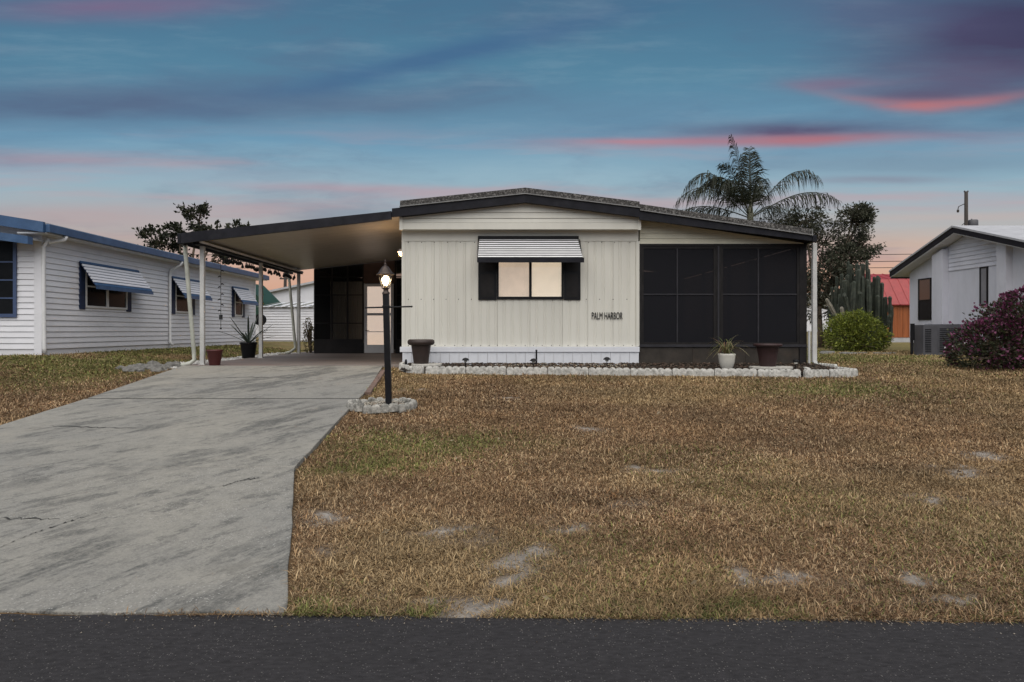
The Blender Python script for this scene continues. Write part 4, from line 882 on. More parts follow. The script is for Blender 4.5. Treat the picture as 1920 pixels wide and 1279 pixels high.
MB().prism([(-17, 3.72), (WX, 3.72), (-13.55, 4.32)], Y0n + .002, Y0n + .05).build('gable_wall', SIDW, nh)
# front bay roof + blue window
MB().prism(slabpoly([(-14.5, 4.15), (WX + .12, 3.56)], .17), Y0n - .62, Y0n - .45).build('bay_fascia', BLUE, nh)
MB().prism(slabpoly([(-14.5, 4.14), (WX + .1, 3.55)], .05), Y0n - .45, Y0n - .05).build('bay_roof', ROOFW, nh)
bw = MB().box(-12.4, -10.93, Y0n - .06, Y0n - .0305, 1.80, 1.88).box(-12.4, -10.93, Y0n - .06, Y0n - .0305, 3.52, 3.58).box(-11.0, -10.93, Y0n - .06, Y0n - .0305, 1.88, 3.52).box(-12.4, -12.33, Y0n - .06, Y0n - .0305, 1.88, 3.52)
for z in (2.22, 2.63, 3.04): bw.box(-12.33, -11.0, Y0n - .055, Y0n - .0315, z, z + .03)
bw.build('window_frame', mat('blue_window_frame', (.05, .08, .17), .5, .1), nh)
MB().box(-12.33, -11.0, Y0n - .045, Y0n - .032, 1.88, 3.52).build('window_pane', DARKGLASS, nh)
MB().tube([(WX + .14, Y0n + .05, 3.60), (WX + .1, Y0n + .03, 3.50), (WX + .05, Y0n + .0, 3.40), (WX + .07, Y0n - .0, 1.1), (WX + .09, Y0n + .0, .99)], .045, 8).tube([(WX + .40, Y0n + .25, 3.68), (WX + .38, Y0n + .25, 3.6), (WX + .14, Y0n + .05, 3.5)], .05, 8).build('downspout', TRIMW, nh, smooth=True)
MB().tube([(WX + .40, 21.5, 3.68), (WX + .38, 21.5, 3.58), (WX + .09, 21.42, 3.40), (WX + .07, 21.42, 3.3), (WX + .07, 21.42, 1.15), (WX + .16, 21.42, 1.04)], .045, 8).build('downspout', TRIMW, nh, smooth=True)
def side_window(ya, yb_, z0=2.08, z1=3.2, mull=True, sh=.22, awy=(0, .35)):
    w = bpy.data.objects.new('side_window', None); C.objects.link(w); w.parent = nh; WORLD[w.name] = WORLD[nh.name]; x = WX + .02
    f = MB().box(x, x + .035, ya, yb_, z0, z0 + .05).box(x, x + .035, ya, yb_, z1 - .05, z1).box(x, x + .035, ya, ya + .05, z0 + .05, z1 - .05).box(x, x + .035, yb_ - .05, yb_, z0 + .05, z1 - .05).box(x, x + .033, ya + .05, yb_ - .05, 2.60, 2.64)
    if mull: f.box(x, x + .033, (ya + yb_) / 2 - .05, (ya + yb_) / 2 + .05, z0 + .05, 2.60).box(x, x + .033, (ya + yb_) / 2 - .05, (ya + yb_) / 2 + .05, 2.64, z1 - .05)
    f.build('frame', TRIMW, w)
    MB().box(x - .001, x + .014, ya + .05, yb_ - .05, z0 + .05, z1 - .05).build('pane', DARKGLASS, w)
    for a, c_ in ((ya - sh - .01, ya - .01), (yb_ + .01, yb_ + sh + .01)):
        MB().box(WX + .01, WX + .045, a, c_, z0 - .05, z1 + .02).build('shutter', BLUED, nh, bevel=.004)
    a = bpy.data.objects.new('awning', None); C.objects.link(a); a.parent = nh; WORLD[a.name] = WORLD[nh.name]
    A0, A1 = ya - sh - .05 + awy[0], yb_ + sh + awy[1]; nsl = 8; xa, za_, xb, zb_ = WX + .05, 3.22, WX + .47, 2.60
    for i in range(nsl):
        t0, t1 = i / nsl, (i + .62) / nsl; X0, Z0, X1, Z1 = xa + (xb - xa) * t0, za_ + (zb_ - za_) * t0, xa + (xb - xa) * t1, za_ + (zb_ - za_) * t1
        MB().prism([(X0, Z0 - .01), (X1, Z1 - .012), (X1 + .008, Z1), (X0 + .02, Z0 + .006)], A0, A1).build('slat', BLUE if i in (0, 7) else SIDW, a)
        t0, t1 = (i + .63) / nsl, (i + .99) / nsl; X0, Z0, X1, Z1 = xa + (xb - xa) * t0, za_ + (zb_ - za_) * t0, xa + (xb - xa) * t1, za_ + (zb_ - za_) * t1
        MB().prism([(X0 - .01, Z0 - .02), (X1 - .01, Z1 - .022), (X1, Z1 - .008), (X0, Z0 - .006)], A0 + .01, A1 - .01).build('dark_slat', BLUED, a)
    MB().box(xb, xb + .015, A0 - .01, A1 + .01, zb_ - .07, zb_ + .02).build('valance', BLUE, a)
    MB().prism([(xa - .02, za_ - .035), (xa + .03, za_ - .035), (xb, zb_ - .03), (xb, zb_ - .06)], A0 + .02, A0 + .035).build('side_arm', BLUED, a)
side_window(17.1, 19.0); side_window(21.85, 23.0, mull=False, sh=.24); side_window(26.75, 27.55, mull=False, sh=.24)
# behind: green roofed shed, white shed, white gabled house
gs = thing('green_shed', (-14.2, 40, gzf(-14, 40)), 'small shed with steep dark green metal roof behind the white house', 'shed'); z = gzf(-14, 40)
MB().box(-15.6, -13.3, 40, 43, z - .1, 2.2).build('wall', GREYWALL, gs)
MB().prism([(-17, 2.2), (-13.1, 2.2), (-13.75, 3.2), (-14.9, 4.35), (-16.2, 3.2)], 39.8, 43.2).build('roof', GREENROOF, gs)
MB().box(-14.6, -13.8, 39.94, 39.99, z, 1.9).build('door', SIDW, gs)
ws = thing('white_shed', (-10.1, 33, gzf(-10, 33)), 'low white lap siding shed with pale striped roof behind the carport', 'shed'); z = gzf(-10, 33)
MB().box(-11.58, -8.72, 33.02, 36, z, 2.62).build('wall', SIDW, ws)
for i in range(13): 
    bb = MB().prism([(32.985, z + .06 + i * .128), (33.019, z + .06 + i * .128), (33.019, z + .165 + i * .128), (33.012, z + .165 + i * .128)], -11.58, -8.72, 'x'); bb.build('siding_plank', SIDW, ws)
MB().box(-9.92, -9.80, 32.97, 32.995, z, 2.62).build('corner_board', TRIMW, ws)
for i in range(10): MB().add([(-11.75 + i * .31, 32.85, 2.63), (-11.45 + i * .31, 32.85, 2.66), (-11.45 + i * .31, 36.2, 3.03), (-11.75 + i * .31, 36.2, 3.0)], [(0, 1, 2, 3)]).build('roof_sheet', SIDW if i % 2 else GREYWALL, ws)
wh = thing('gabled_house', (-18, 46, gzf(-18, 46)), 'distant white gabled house with small window behind the white shed', 'house'); z = gzf(-16, 46)
MB().prism([(-15.7, z - .2), (-8.5, z - .2), (-8.5, 4.9), (-12.1, 4.75), (-15.7, 4.0)], 46, 52).build('wall', SIDW, wh)
MB().prism([(-16, 3.95), (-11.0, 4.98), (-7.6, 4.3), (-7.6, 4.42), (-11.0, 5.12), (-16, 4.08)], 45.7, 52.3).build('roof', ROOFW, wh)
for x0 in (-13.75, -13.1): 
    w = MB().box(x0, x0 + .55, 45.95, 45.99, 2.55, 3.45).build('window', TRIMW, wh); MB().box(x0 + .06, x0 + .49, 45.93, 45.945, 2.6, 3.0).box(x0 + .06, x0 + .49, 45.93, 45.945, 3.05, 3.2).build('pane', DARKGLASS, w)
hr = thing('hose_reel', (-11.0, 31.5, gzf(-11, 31.5)), 'dark round reel on a post at the far end of the white house', 'hose reel'); z = gzf(-11, 31.5)
MB().box(-11.03, -10.97, 31.5, 31.56, z, 2.2).build('post', BLACK, hr)
bb = MB().lathe([(.001, -.1), (.26, -.1), (.26, -.07), (.2, -.05), (.2, .05), (.26, .07), (.26, .1), (.001, .1)], (0, 0, 0), 18); bb.v = [(-11 + x, 31.42 + zz, 2.0 + y) for x, y, zz in bb.v]; bb.build('drum', BLACK, hr)
def pole(x, y, h, label, lean=0.0, tr=False, low=0):
    z = gzf(x, y); t = thing('utility_pole', (x, y, z), label, 'utility pole')
    MB().tube([(x, y, z - .3), (x + lean, y, z + h)], [.17, .12], 10).build('pole', POLEW, t, smooth=True)
    MB().box(x + lean - .5, x + lean + .5, y - .06, y + .06, z + h - 1.0, z + h - .88).build('crossarm', POLEW, t) if not tr else MB().tube([(x - .12, y, z + h - .9), (x - .55, y, z + h - 1.1), (x - .6, y, z + h - 1.3)], .03, 6).lathe([(.001, -.2), (.08, -.15), (.08, .0), (.001, .05)], (x - .6, y, z + h - 1.35), 8).build('bracket', POLEW, t)
    if tr: MB().lathe([(.001, 0), (.33, .02), (.33, .95), (.28, 1.02), (.001, 1.05)], (x + .5, y, z + h - 3.1), 16).lathe([(.05, .86), (.05, 1.1), (.001, 1.1)], (x + .4, y, z + h - 3.1), 8).build('transformer', GREYMET, t, smooth=True)
    for dx in (-.4, .4): MB().lathe([(.04, 0), (.06, .06), (.03, .12), (.001, .14)], (x + lean + dx * (.3 if tr else 1), y, z + h - (.05 if tr else .88)), 8).build('insulator', GREYMET, t)
pole(34.2, 50, 10.5, 'tall wooden utility pole with transformer behind the right white house', 0, True)
pole(-18.9, 60, 5.4, 'short dark utility pole seen under the carport roof', .12)
for i, (z0, z1) in enumerate(((8.3, 8.35), (7.7, 7.75), (7.15, 7.15))):
    pts = [(-70 + k * 5, 62 + .3 * i, z0 + .6 * ((k - 14) / 14.0) ** 2 - .35 * math.cos(k * .9) * .1) for k in range(29)]
    tag(MB().tube(pts, .03, 5).build('power_line', WIRE, None, origin=(0, 62, z0)), ['topmost of the three thin power lines crossing behind the houses', 'middle one of the three power lines crossing behind the houses', 'lowest of the three power lines crossing behind the houses'][i], 'power line', 'power lines')
tag(MB().tube([(25.5, 48, 4.2), (30, 49.2, 6.3), (34.1, 50, 9.4)], .025, 5).build('guy_wire', WIRE, None, origin=(34, 50, 9)), 'thin slanting wire rising to the tall right utility pole', 'wire')

# ================================================================== right neighbour
RX = 15.0; ry0, rym, ry1 = 18.5, 21.9, 24.95; rb = 1.05
rh = thing('stucco_house', (RX, 22, .75), 'white stucco house with low gable and dark roof edge at the right', 'house')
ze, zr = 3.62, 4.60
def rz2(y): return ze + (zr - ze) * (1 - (rym - y) / (rym - ry0) if y < rym else 1 - (y - rym) / (ry1 - rym))
MB().prism([(ry0, rb), (ry1, rb), (ry1, ze), (rym, zr), (ry0, ze)], RX, RX + .2, 'x').build('gable_wall', STUCCO, rh)
MB().box(RX + .2, 30, ry0, ry0 + .2, rb, ze).box(RX + .2, 30, ry1 - .2, ry1, rb, ze).build('wall', STUCCO, rh)
MB().box(RX + .05, 30, ry0 + .06, ry1 - .06, .7, rb).build('foundation', GREYWALL, rh)
gp = [(22.75, 3.48), (20.35, 3.48), (20.35, 4.12), (rym, 4.56), (22.75, 4.31)]
for k in range(8):
    q = clip(gp, 3.48 + k * .135, 3.60 + k * .135 + .012)
    if len(q) > 2: bb = MB().prism(q, RX - .03, RX + .02, 'x'); bb.v = [(x + (.02 if (z > 3.5 + k * .135 + .05 and x < RX) else 0), y, z) for x, y, z in bb.v]; bb.build('siding_board', STUCCO, rh)
MB().prism([(23.32, .85), (22.78, .85), (22.78, 4.22), (23.32, 4.05)][::-1], RX - .22, RX - .001, 'x').build('pilaster', STUCCO, rh)
MB().prism([(20.32, .85), (19.95, .85), (19.95, 4.0), (20.32, 4.12)][::-1], RX - .2, RX - .001, 'x').build('pilaster', STUCCO, rh)
def rroof(y0, y1, th, dz, xa, xb, nm, m):
    MB().prism([(y0, rz2(y0) + dz), (y1, rz2(y1) + dz), (y1, rz2(y1) + dz + th), (y0, rz2(y0) + dz + th)], xa, xb, 'x').build(nm, m, rh)
sl1 = (zr - ze) / (rym - ry0)
def ext(y): return ze + (zr - ze) * (1 - (y - rym) / (ry1 - rym)) if y > rym else zr - (rym - y) * sl1
def rr2(y0, y1, th, dz, xa, xb, nm, m): MB().prism([(y0, ext(y0) + dz), (y1, ext(y1) + dz), (y1, ext(y1) + dz + th), (y0, ext(y0) + dz + th)], xa, xb, 'x').build(nm, m, rh)
for y0, y1 in ((17.95, rym), (rym + .001, 25.45)):
    rr2(y0, y1, .03, .01, RX - .42, 30, 'soffit', TRIMW); rr2(y0, y1, .17, .042, RX - .45, RX - .38, 'rake_board', NAVY); rr2(y0, y1, .06, .214, RX - .48, 30, 'roof', ROOFW)
MB().box(RX - .40, 30, 25.4, 25.47, 3.44, 3.60).build('eave_board', NAVY, rh)
def rwin(y0, y1, z0, z1, split=None):
    w = MB().box(RX - .035, RX - .002, y0, y0 + .05, z0, z1).box(RX - .035, RX - .002, y1 - .05, y1, z0, z1).box(RX - .035, RX - .002, y0 + .05, y1 - .05, z0, z0 + .05).box(RX - .035, RX - .002, y0 + .05, y1 - .05, z1 - .05, z1)
    if split: w.box(RX - .033, RX - .004, y0 + .05, y1 - .05, split, split + .04)
    w = w.build('window', BLACK, rh)
    if split: MB().box(RX - .02, RX - .005, y0 + .05, y1 - .05, z0 + .05, split).build('pane', BLACK, w); MB().box(RX - .022, RX - .005, y0 + .05, y1 - .05, split + .04, z1 - .05).build('pane', mat('sky_reflecting_glass', (.02, .02, .022), .04, .1, spec=.8), w)
    else: MB().box(RX - .02, RX - .005, y0 + .05, y1 - .05, z0 + .05, z1 - .05).build('pane', mat('grey_blind', (.2, .2, .22), .4, .1), w)
rwin(23.68, 24.4, 1.88, 3.34, 2.55); rwin(20.93, 21.28, 2.27, 3.48)
def ac(name, x0, x1, y0, y1, z0, z1, label):
    t = thing(name, ((x0 + x1) / 2, (y0 + y1) / 2, z0), label, 'air conditioner')
    MB().box(x0, x1, y0, y1, z0, z1).build('cabinet', GREYMET, t, bevel=.015)
    n = 13
    if 'louvre' in label or True:
        for k in range(n):
            z = z0 + .1 + k * (z1 - z0 - .2) / n; MB().box(x0 + .05, x0 + (x1 - x0) * .52, y0 - .012, y0 - .001, z, z + .025).build('louvre', BLACK, t)
    return t
ac('air_conditioner', 13.05, 13.50, 21.0, 21.5, .74, 1.68, 'narrow dark grey air conditioner cabinet left of the wider one')
t = ac('air_conditioner', 13.56, 14.75, 21.1, 21.8, .74, 1.70, 'wide grey air conditioner cabinet with white stickers by the stucco wall')
MB().box(14.35, 14.55, 21.075, 21.098, 1.05, 1.3).build('sticker', TRIMW, t); MB().box(13.75, 13.86, 21.075, 21.0865, .82, 1.0).build('sticker', TRIMW, t); MB().box(13.98, 14.12, 21.075, 21.0865, .86, 1.05).build('sticker', TRIMW, t)
o = MB().box(12.9, 14.9, 20.9, 22.1, .60, .739).build('equipment_pad', STEP, None, origin=(13.9, 21.5, .6)); tag(o, 'flat concrete pad under the grey air conditioner cabinets', 'concrete pad')
o = MB().box(12.86, 12.92, 21.3, 21.36, .7, 1.72).box(12.82, 12.96, 21.29, 21.295, 1.2, 1.72).build('utility_stake', BLACK, None, origin=(12.9, 21.3, .7)); tag(o, 'thin black upright stake left of the air conditioner cabinets', 'stake')
for i in range(9):
    x = 10.6 + i * .29 + rnd.uniform(-.06, .06); y = 22.2 + rnd.uniform(-.3, .5); z0 = gzf(x, y); bb = MB(); s = rnd.uniform(.10, .2)
    for j, (zz, rr) in enumerate(((-.3, .9), (.2, 1), (.45, .7), (.5, .02))):
        for k in range(8): a = k / 8 * 6.283; bb.v.append((x + 1.5 * s * rr * math.cos(a) * rnd.uniform(.85, 1.15), y + s * rr * math.sin(a), z0 + zz * s * rnd.uniform(.9, 1.1)))
    bb.f = [(j * 8 + k, j * 8 + (k + 1) % 8, (j + 1) * 8 + (k + 1) % 8, (j + 1) * 8 + k) for j in range(3) for k in range(8)]
    tag(bb.build('rock', ROCK, None, origin=(x, y, z0)), 'flat pale rock in the row left of the air conditioners', 'rock', 'flat rocks by the stucco house')
# red roofed barn shed
bx0, bx1, by0, by1 = 20.95, 25.5, 37.5, 42.5; bz = gzf(22, 38) 
bs = thing('barn_shed', (23, 39, bz), 'orange wooden barn shed with bright red metal gambrel roof behind the bushes', 'shed')
zb0 = 1.1; zw = 2.95
MB().box(bx0 + .05, bx1, by0 + .05, by1, zb0 + .02, zw).build('wall', WOODO, bs)
nb_ = 15
for k in range(nb_):
    w = (bx1 - bx0) / nb_; MB().box(bx0 + k * w + .008, bx0 + (k + 1) * w - .008, by0, by0 + .048, zb0 + .02, zw).build('wall_board', WOODO, bs)
MB().prism([(by0 - .1, zw - .05), (by1 + .1, zw - .05), (by1 + .1, zw), (by1 - .9, 4.35), ((by0 + by1) / 2, 4.75), (by0 + .9, 4.35), (by0 - .1, zw)], bx0 - .04, bx0 + .05, 'x').build('gable_wall', GREYWALL, bs)
MB().box(bx0 - .03, bx0 + .04, by0 + .01, by1, zb0, zw - .05).build('end_wall', GREYWALL, bs)
nr = 9
for k in range(nr):
    w = (bx1 - bx0 + .2) / nr; xa = bx0 - .1 + k * w
    MB().prism([(by0 - .2, zw - .06), (by0 + .88, 4.33), (by0 + .88, 4.38), (by0 - .2, zw - .01)], xa + .01, xa + w - .01, 'x').build('roof_sheet', REDROOF, bs)
    MB().prism([(by0 + .88, 4.335), ((by0 + by1) / 2, 4.76), ((by0 + by1) / 2, 4.81), (by0 + .88, 4.385)], xa + .01, xa + w - .01, 'x').build('roof_sheet', REDROOF, bs)
    MB().tube([(xa, by0 - .21, zw - .02), (xa, by0 + .88, 4.385), (xa, (by0 + by1) / 2, 4.815)], .03, 5).build('roof_seam', REDROOF, bs)
MB().box(bx0, bx1, by0 + .02, by1 - .02, bz - .2, zb0 + .018).build('foundation', ROOFW, bs)
w = MB().box(23.35, 24.2, by0 - .04, by0 - .002, 1.9, 2.8).build('window', TRIMW, bs); MB().box(23.43, 23.75, by0 - .05, by0 - .041, 1.97, 2.33).box(23.8, 24.12, by0 - .05, by0 - .041, 1.97, 2.33).box(23.43, 23.75, by0 - .05, by0 - .041, 2.38, 2.73).box(23.8, 24.12, by0 - .05, by0 - .041, 2.38, 2.73).build('pane', DARKGLASS, w)
# far white house seen past the porch corner
z = gzf(30, 62); fh = thing('far_white_house', (29, 62, z), 'far white house seen between the porch corner and the round bush', 'house')
MB().box(26.5, 33, 62, 68, z - .2, 3.9).build('wall', SIDW, fh); MB().prism([(26, 3.9), (33.5, 3.9), (29.75, 5.1)], 61.6, 68.4).build('roof', GREYWALL, fh)
for x0 in (28.2, 30.6): w = MB().box(x0, x0 + 1.0, 61.95, 61.99, 2.1, 3.3).build('window', TRIMW, fh); MB().box(x0 + .08, x0 + .92, 61.93, 61.945, 2.18, 3.22).build('pane', DARKGLASS, w)

# ================================================================== vegetation
def leaves(pts, dirs, size, cols, g, asp=.45, droop=0.0, var=.35):
    """folded pointed leaves (2 triangles) at pts"""
    n = len(pts); d = dirs + g.normal(0, .55, (n, 3)); d[:, 2] -= droop; d /= np.linalg.norm(d, axis=1)[:, None] + 1e-9
    r = g.normal(0, 1, (n, 3)); s = np.cross(d, r); s /= np.linalg.norm(s, axis=1)[:, None] + 1e-9; u = np.cross(s, d)
    L = (size * g.uniform(.6, 1.35, n))[:, None]; w = L * asp * .5
    m_ = pts + d * L * .5; v = np.stack([pts, m_ + s * w + u * w * .3, pts + d * L, m_ - s * w + u * w * .3], 1).reshape(-1, 3)
    f = np.array([[0, 1, 2], [0, 2, 3]])[None] + 4 * np.arange(n)[:, None, None]
    c = np.array(cols)[g.integers(0, len(cols), n)] * g.uniform(1 - var, 1 + var, (n, 1)); return v, f.reshape(-1, 3), np.repeat(c, 4, 0)
def tree(name, base, trunk_top, lobes, label, cols, seed, nleaf=5000, lsize=.12, tr=.12, droop=.2, twigs=16, asp=.45, spread=.2, group=None, cat='tree', bark=BARK):
    g = np.random.default_rng(seed); t = thing(name, base, label, cat, group); b = MB(); tt = Vector(trunk_top); b0 = Vector(base)
    mid = (b0 + tt) / 2 + Vector((g.normal(0, .12), g.normal(0, .12), 0)); b.tube([b0 - Vector((0, 0, .2)), mid, tt], [tr, tr * .8, tr * .6], 8)
    P = []; D = []
    for c, rad in lobes:
        c = Vector(c); rad = Vector(rad); k = (tt + c) / 2 + Vector((g.normal(0, .15), g.normal(0, .15), g.normal(0, .1))); b.tube([tt, k, c], [tr * .55, tr * .36, tr * .22], 6)
        for j in range(twigs):
            d = Vector(g.normal(0, 1, 3)); d.normalize(); d.z = d.z * .8 + .15; q = c + Vector((d.x * rad.x, d.y * rad.y, d.z * rad.z)) * g.uniform(.55, 1.12)
            kk = (c + q) / 2 + Vector(g.normal(0, .1, 3)) * rad.x; b.tube([c, kk, q], [tr * .2, tr * .11, tr * .035], 4)
            m_ = max(4, int(nleaf / (len(lobes) * twigs) * g.uniform(.5, 1.5))); s = g.uniform(.15, 1.0, m_) ** .7
            A = np.array(kk)[None] * (1 - s[:, None]) + np.array(q)[None] * s[:, None] + g.normal(0, spread * rad.x, (m_, 3)) * np.array([1, 1, .8]); P.append(A); D.append(np.repeat(np.array([[d.x, d.y, d.z]]), m_, 0))
    b.build('trunk', bark, t, smooth=True); P = np.concatenate(P); D = np.concatenate(D); v, f, c = leaves(P, D, lsize, cols, g, asp, droop); raw('crown', v, f, LEAF, t, col=c); return t
DG = [(.03, .034, .019), (.02, .024, .013), (.046, .05, .028), (.016, .019, .012)]
OL = [(.08, .082, .055), (.052, .057, .036), (.12, .12, .085), (.034, .038, .024)]
tree('broadleaf_tree', (-15.9, 35, gzf(-15.9, 35)), (-15.9, 35, 3.6), [((-15.4, 35, 7.1), (.9, 1.0, 1.0)), ((-17.6, 35, 6.0), (1.1, 1.2, .9)), ((-14.4, 34.6, 6.3), (.9, 1.2, .8)), ((-13.7, 35, 5.6), (1.0, 1.2, .8)), ((-16.4, 35, 6.4), (.8, .9, .7)), ((-13.5, 35, 6.6), (.7, .8, .6)), ((-17.2, 34.5, 4.8), (1.5, 1.3, .9)), ((-15.6, 35.4, 4.5), (1.7, 1.3, .9)), ((-18.6, 35, 5.2), (.8, .8, .7))],
     'dark leafed tree rising behind the long white house', DG, 1, 6200, .19, .16, .1, 15, .6, .13)
tree('sparse_tree', (-24.4, 36, gzf(-24, 36)), (-24.4, 36, 4.5), [((-24.2, 36, 6.4), (.9, .8, .7)), ((-23.3, 36, 6.2), (.6, .6, .5))], 'sparse tree top peeking over the left roof', DG, 2, 320, .17, .1, .1, 9, .6, .12)
tree('small_tree', (-22.4, 36, gzf(-22, 36)), (-22.4, 36, 4.5), [((-22.35, 36, 6.1), (.3, .3, .5))], 'small dense tree tip just above the left roof', DG, 3, 260, .17, .07, .1, 8, .6, .2)
tree('far_shrub_tree', (-18.6, 55, gzf(-18, 55)), (-18.6, 55, 2.5), [((-18.4, 55, 3.9), (1.0, 1, .7)), ((-17.4, 55, 3.7), (.8, .8, .6))], 'far dark tree below the short utility pole', DG, 4, 900, .25, .1)
tree('olive_tree', (14.4, 30.5, gzf(14.4, 30.5)), (14.3, 30.5, 2.6), [((12.7, 30.6, 6.0), (1.2, 1.2, .9)), ((13.6, 30.4, 6.3), (1.0, 1.2, .8)), ((14.5, 30.5, 5.4), (1.2, 1.2, 1.2)), ((15.6, 30.2, 6.3), (.8, .8, .9)), ((16.1, 30.4, 5.2), (.8, .8, .8)), ((15.3, 30.4, 4.7), (1.0, .8, .8)), ((14.4, 30, 4.0), (1.3, 1.1, .9)), ((15.2, 30.6, 3.6), (1.2, 1, .9)), ((13.6, 30.5, 3.2), (1.2, 1, .9)), ((14.8, 30.2, 2.5), (1.2, .9, .7)), ((16.0, 30.2, 6.6), (.5, .5, .6))],
     'feathery olive green tree behind the right end of the porch roof', OL, 5, 21000, .135, .15, .25, 26, .42, .15)
# palm
pb_ = (10.9, 29.5, gzf(10.9, 29.5)); pc = Vector((10.85, 29.5, 6.35)); pm = thing('palm_tree', pb_, 'queen palm with long drooping fronds behind the porch roof', 'palm tree')
MB().tube([Vector(pb_) - Vector((0, 0, .2)), (10.95, 29.5, 3), tuple(pc - Vector((0, 0, .4))), tuple(pc)], [.2, .15, .13, .1], 12).build('trunk', PALMBARK, pm, smooth=True)
MB().tube([tuple(pc - Vector((0, 0, .5))), tuple(pc + Vector((0, 0, .2))), tuple(pc + Vector((.03, 0, .9)))], [.14, .13, .03], 10).build('crownshaft', mat('palm_crownshaft', (.12, .12, .08), .7, .2), pm, smooth=True)
def frond(az, rise, length, droop, seed, up=False, tilt=0.0):
    g = np.random.default_rng(seed); d = np.array([math.cos(az), math.sin(az), 0]); n = 24; pts = []
    for i in range(n + 1):
        t = i / n; pts.append(np.array(pc) + d * length * (math.cos(rise) * t + .12 * droop * t * t) + np.array([0, 0, length * (math.sin(rise) * t - droop * t ** 3.4)]))
    pts = np.array(pts); V = []; Fc = []; Cc = []; q = np.array([-d[1], d[0], 0])
    for i in range(n + 1):   # rachis ribbon, crossed
        w = .03 * (1 - .8 * i / n); V += [pts[i] + q * w, pts[i] - q * w, pts[i] + np.array([0, 0, w]), pts[i] - np.array([0, 0, w])]; Cc += [(.07, .07, .04)] * 4
    for i in range(n):
        a = 4 * i; Fc += [(a, a + 1, a + 5), (a, a + 5, a + 4), (a + 2, a + 3, a + 7), (a + 2, a + 7, a + 6)]
    nl = 112
    for k in range(nl):
        t = .2 + .8 * (k // 2) / (nl / 2 - 1); i = min(n - 1, int(t * n)); ff = t * n - i; p = pts[i] * (1 - ff) + pts[min(n, i + 1)] * ff; tan = pts[i + 1] - pts[i]; tan /= np.linalg.norm(tan)
        s = 1 if k % 2 else -1; L = (.8 if not up else .95) * math.sin(math.pi * (.12 + .83 * t)) ** .7 * g.uniform(.75, 1.2) + .1
        dv = q * s * g.uniform(.5, 1.0) + tan * g.uniform(.35, .8) + np.array([0, 0, g.uniform(-.25, .35)]); dv /= np.linalg.norm(dv); hang = g.uniform(.75, 1.1) if not up else g.uniform(.2, .7)
        sd_ = np.cross(dv, tan); sd_ /= np.linalg.norm(sd_) + 1e-6; ww = .018; b0 = len(V); ps_ = [p, p + dv * L * .5 - np.array([0, 0, L * hang * .2]), p + dv * L * .8 - np.array([0, 0, L * hang])]
        wv = tan * ww; V += [ps_[0] - wv * .6, ps_[0] + wv * .6, ps_[1] - wv, ps_[1] + wv, ps_[2]]; cc = np.array([(.026, .032, .019), (.018, .023, .014), (.038, .042, .025)][k % 3]) * g.uniform(.7, 1.2); Cc += [tuple(cc)] * 5
        Fc += [(b0, b0 + 1, b0 + 3), (b0, b0 + 3, b0 + 2), (b0 + 2, b0 + 3, b0 + 4)]
    raw('frond', np.array(V), np.array(Fc), LEAF, pm, col=np.array(Cc))
for k, (az, ri, ln, dr_) in enumerate([(182, 57, 4.7, .58), (174, 60, 4.1, .62), (190, 40, 4.1, .50), (4, 54, 4.8, .46), (-8, 32, 4.0, .36), (165, 66, 3.6, .45), (95, 60, 3.4, .4), (215, 58, 3.4, .55), (265, 60, 3.2, .6), (40, 30, 3.4, .45), (165, 24, 3.6, .42), (60, 62, 3.2, .5)]):
    frond(R(az), R(ri), ln, dr_, 60 + k)
for k, (az, ri, ln, dr_) in enumerate([(180, 79, 4.1, .12), (80, 85, 3.2, .03), (250, 80, 2.9, .06), (188, 70, 3.3, .25)]): frond(R(az), R(ri), ln, dr_, 90 + k, True)
# cactus clump
cc_ = thing('cactus_clump', (15.35, 28.6, gzf(15.35, 28.6)), 'tall clump of dark columnar cactus stems behind the round bush', 'cactus')
def cstem(pts, r, m=CACT, parent=cc_):
    """ribbed, with a blunt rounded tip"""
    pts = [Vector(p) for p in pts]; fine = []
    for i in range(len(pts) - 1):
        for k in range(4): fine.append(pts[i].lerp(pts[i + 1], k / 4))
    d = (pts[-1] - pts[-2]).normalized(); fine += [pts[-1], pts[-1] + d * r * .6, pts[-1] + d * r * .95]
    rr = [r * (.8 + .2 * min(1, i / 4)) * (1 + .16 * math.sin(i * 1.9 + len(bpy.data.objects))) for i in range(len(fine) - 2)] + [r * .72, r * .12]; b = MB().tube(fine, rr, 12)
    for i in range(len(fine)):
        for k in range(0, 12, 2):
            j = i * 12 + k; c = fine[i]; b.v[j] = tuple(Vector(c) + (Vector(b.v[j]) - Vector(c)) * .74)
    b.build('stem', m, parent, smooth=False)
for i in range(84):
    q = (i + rnd.random()) / 84 * 2 - 1; x = 15.05 + .98 * q; y = 28.6 + rnd.uniform(-.8, .8); top = gzf(x, y) + (3.75 - 1.5 * q * q) * rnd.uniform(.62, 1.0); z = gzf(x, y)
    if -.25 < q < .05 and rnd.random() < .4: top += .25
    xb = 15.05 + .45 * q; zf = z + rnd.choice([0, .1, .5, .9]); zf = min(zf, top - .9)
    cstem([(xb + (x - xb) * (zf - z), y, zf), (x + (xb - x) * .12, y, zf + .3), (x, y, zf + .55), (x + rnd.uniform(-.07, .07), y + rnd.uniform(-.05, .05), top)], rnd.uniform(.06, .095))
for i, (x0, z0, x1, z1) in enumerate([(14.6, 1.0, 13.45, 2.75), (14.6, 1.0, 13.7, 2.1), (14.5, .9, 13.95, 2.4), (14.7, 1.1, 14.0, 2.9), (14.3, .85, 13.2, 1.5)]):
    cstem([(x0, 28.2 - .1 * i, z0), ((x0 + x1) / 2, 28.1 - .1 * i, (z0 + z1) / 2 - .1), (x1, 28 - .1 * i, z1)], .085, DEADC if i in (0, 2) else CACT)
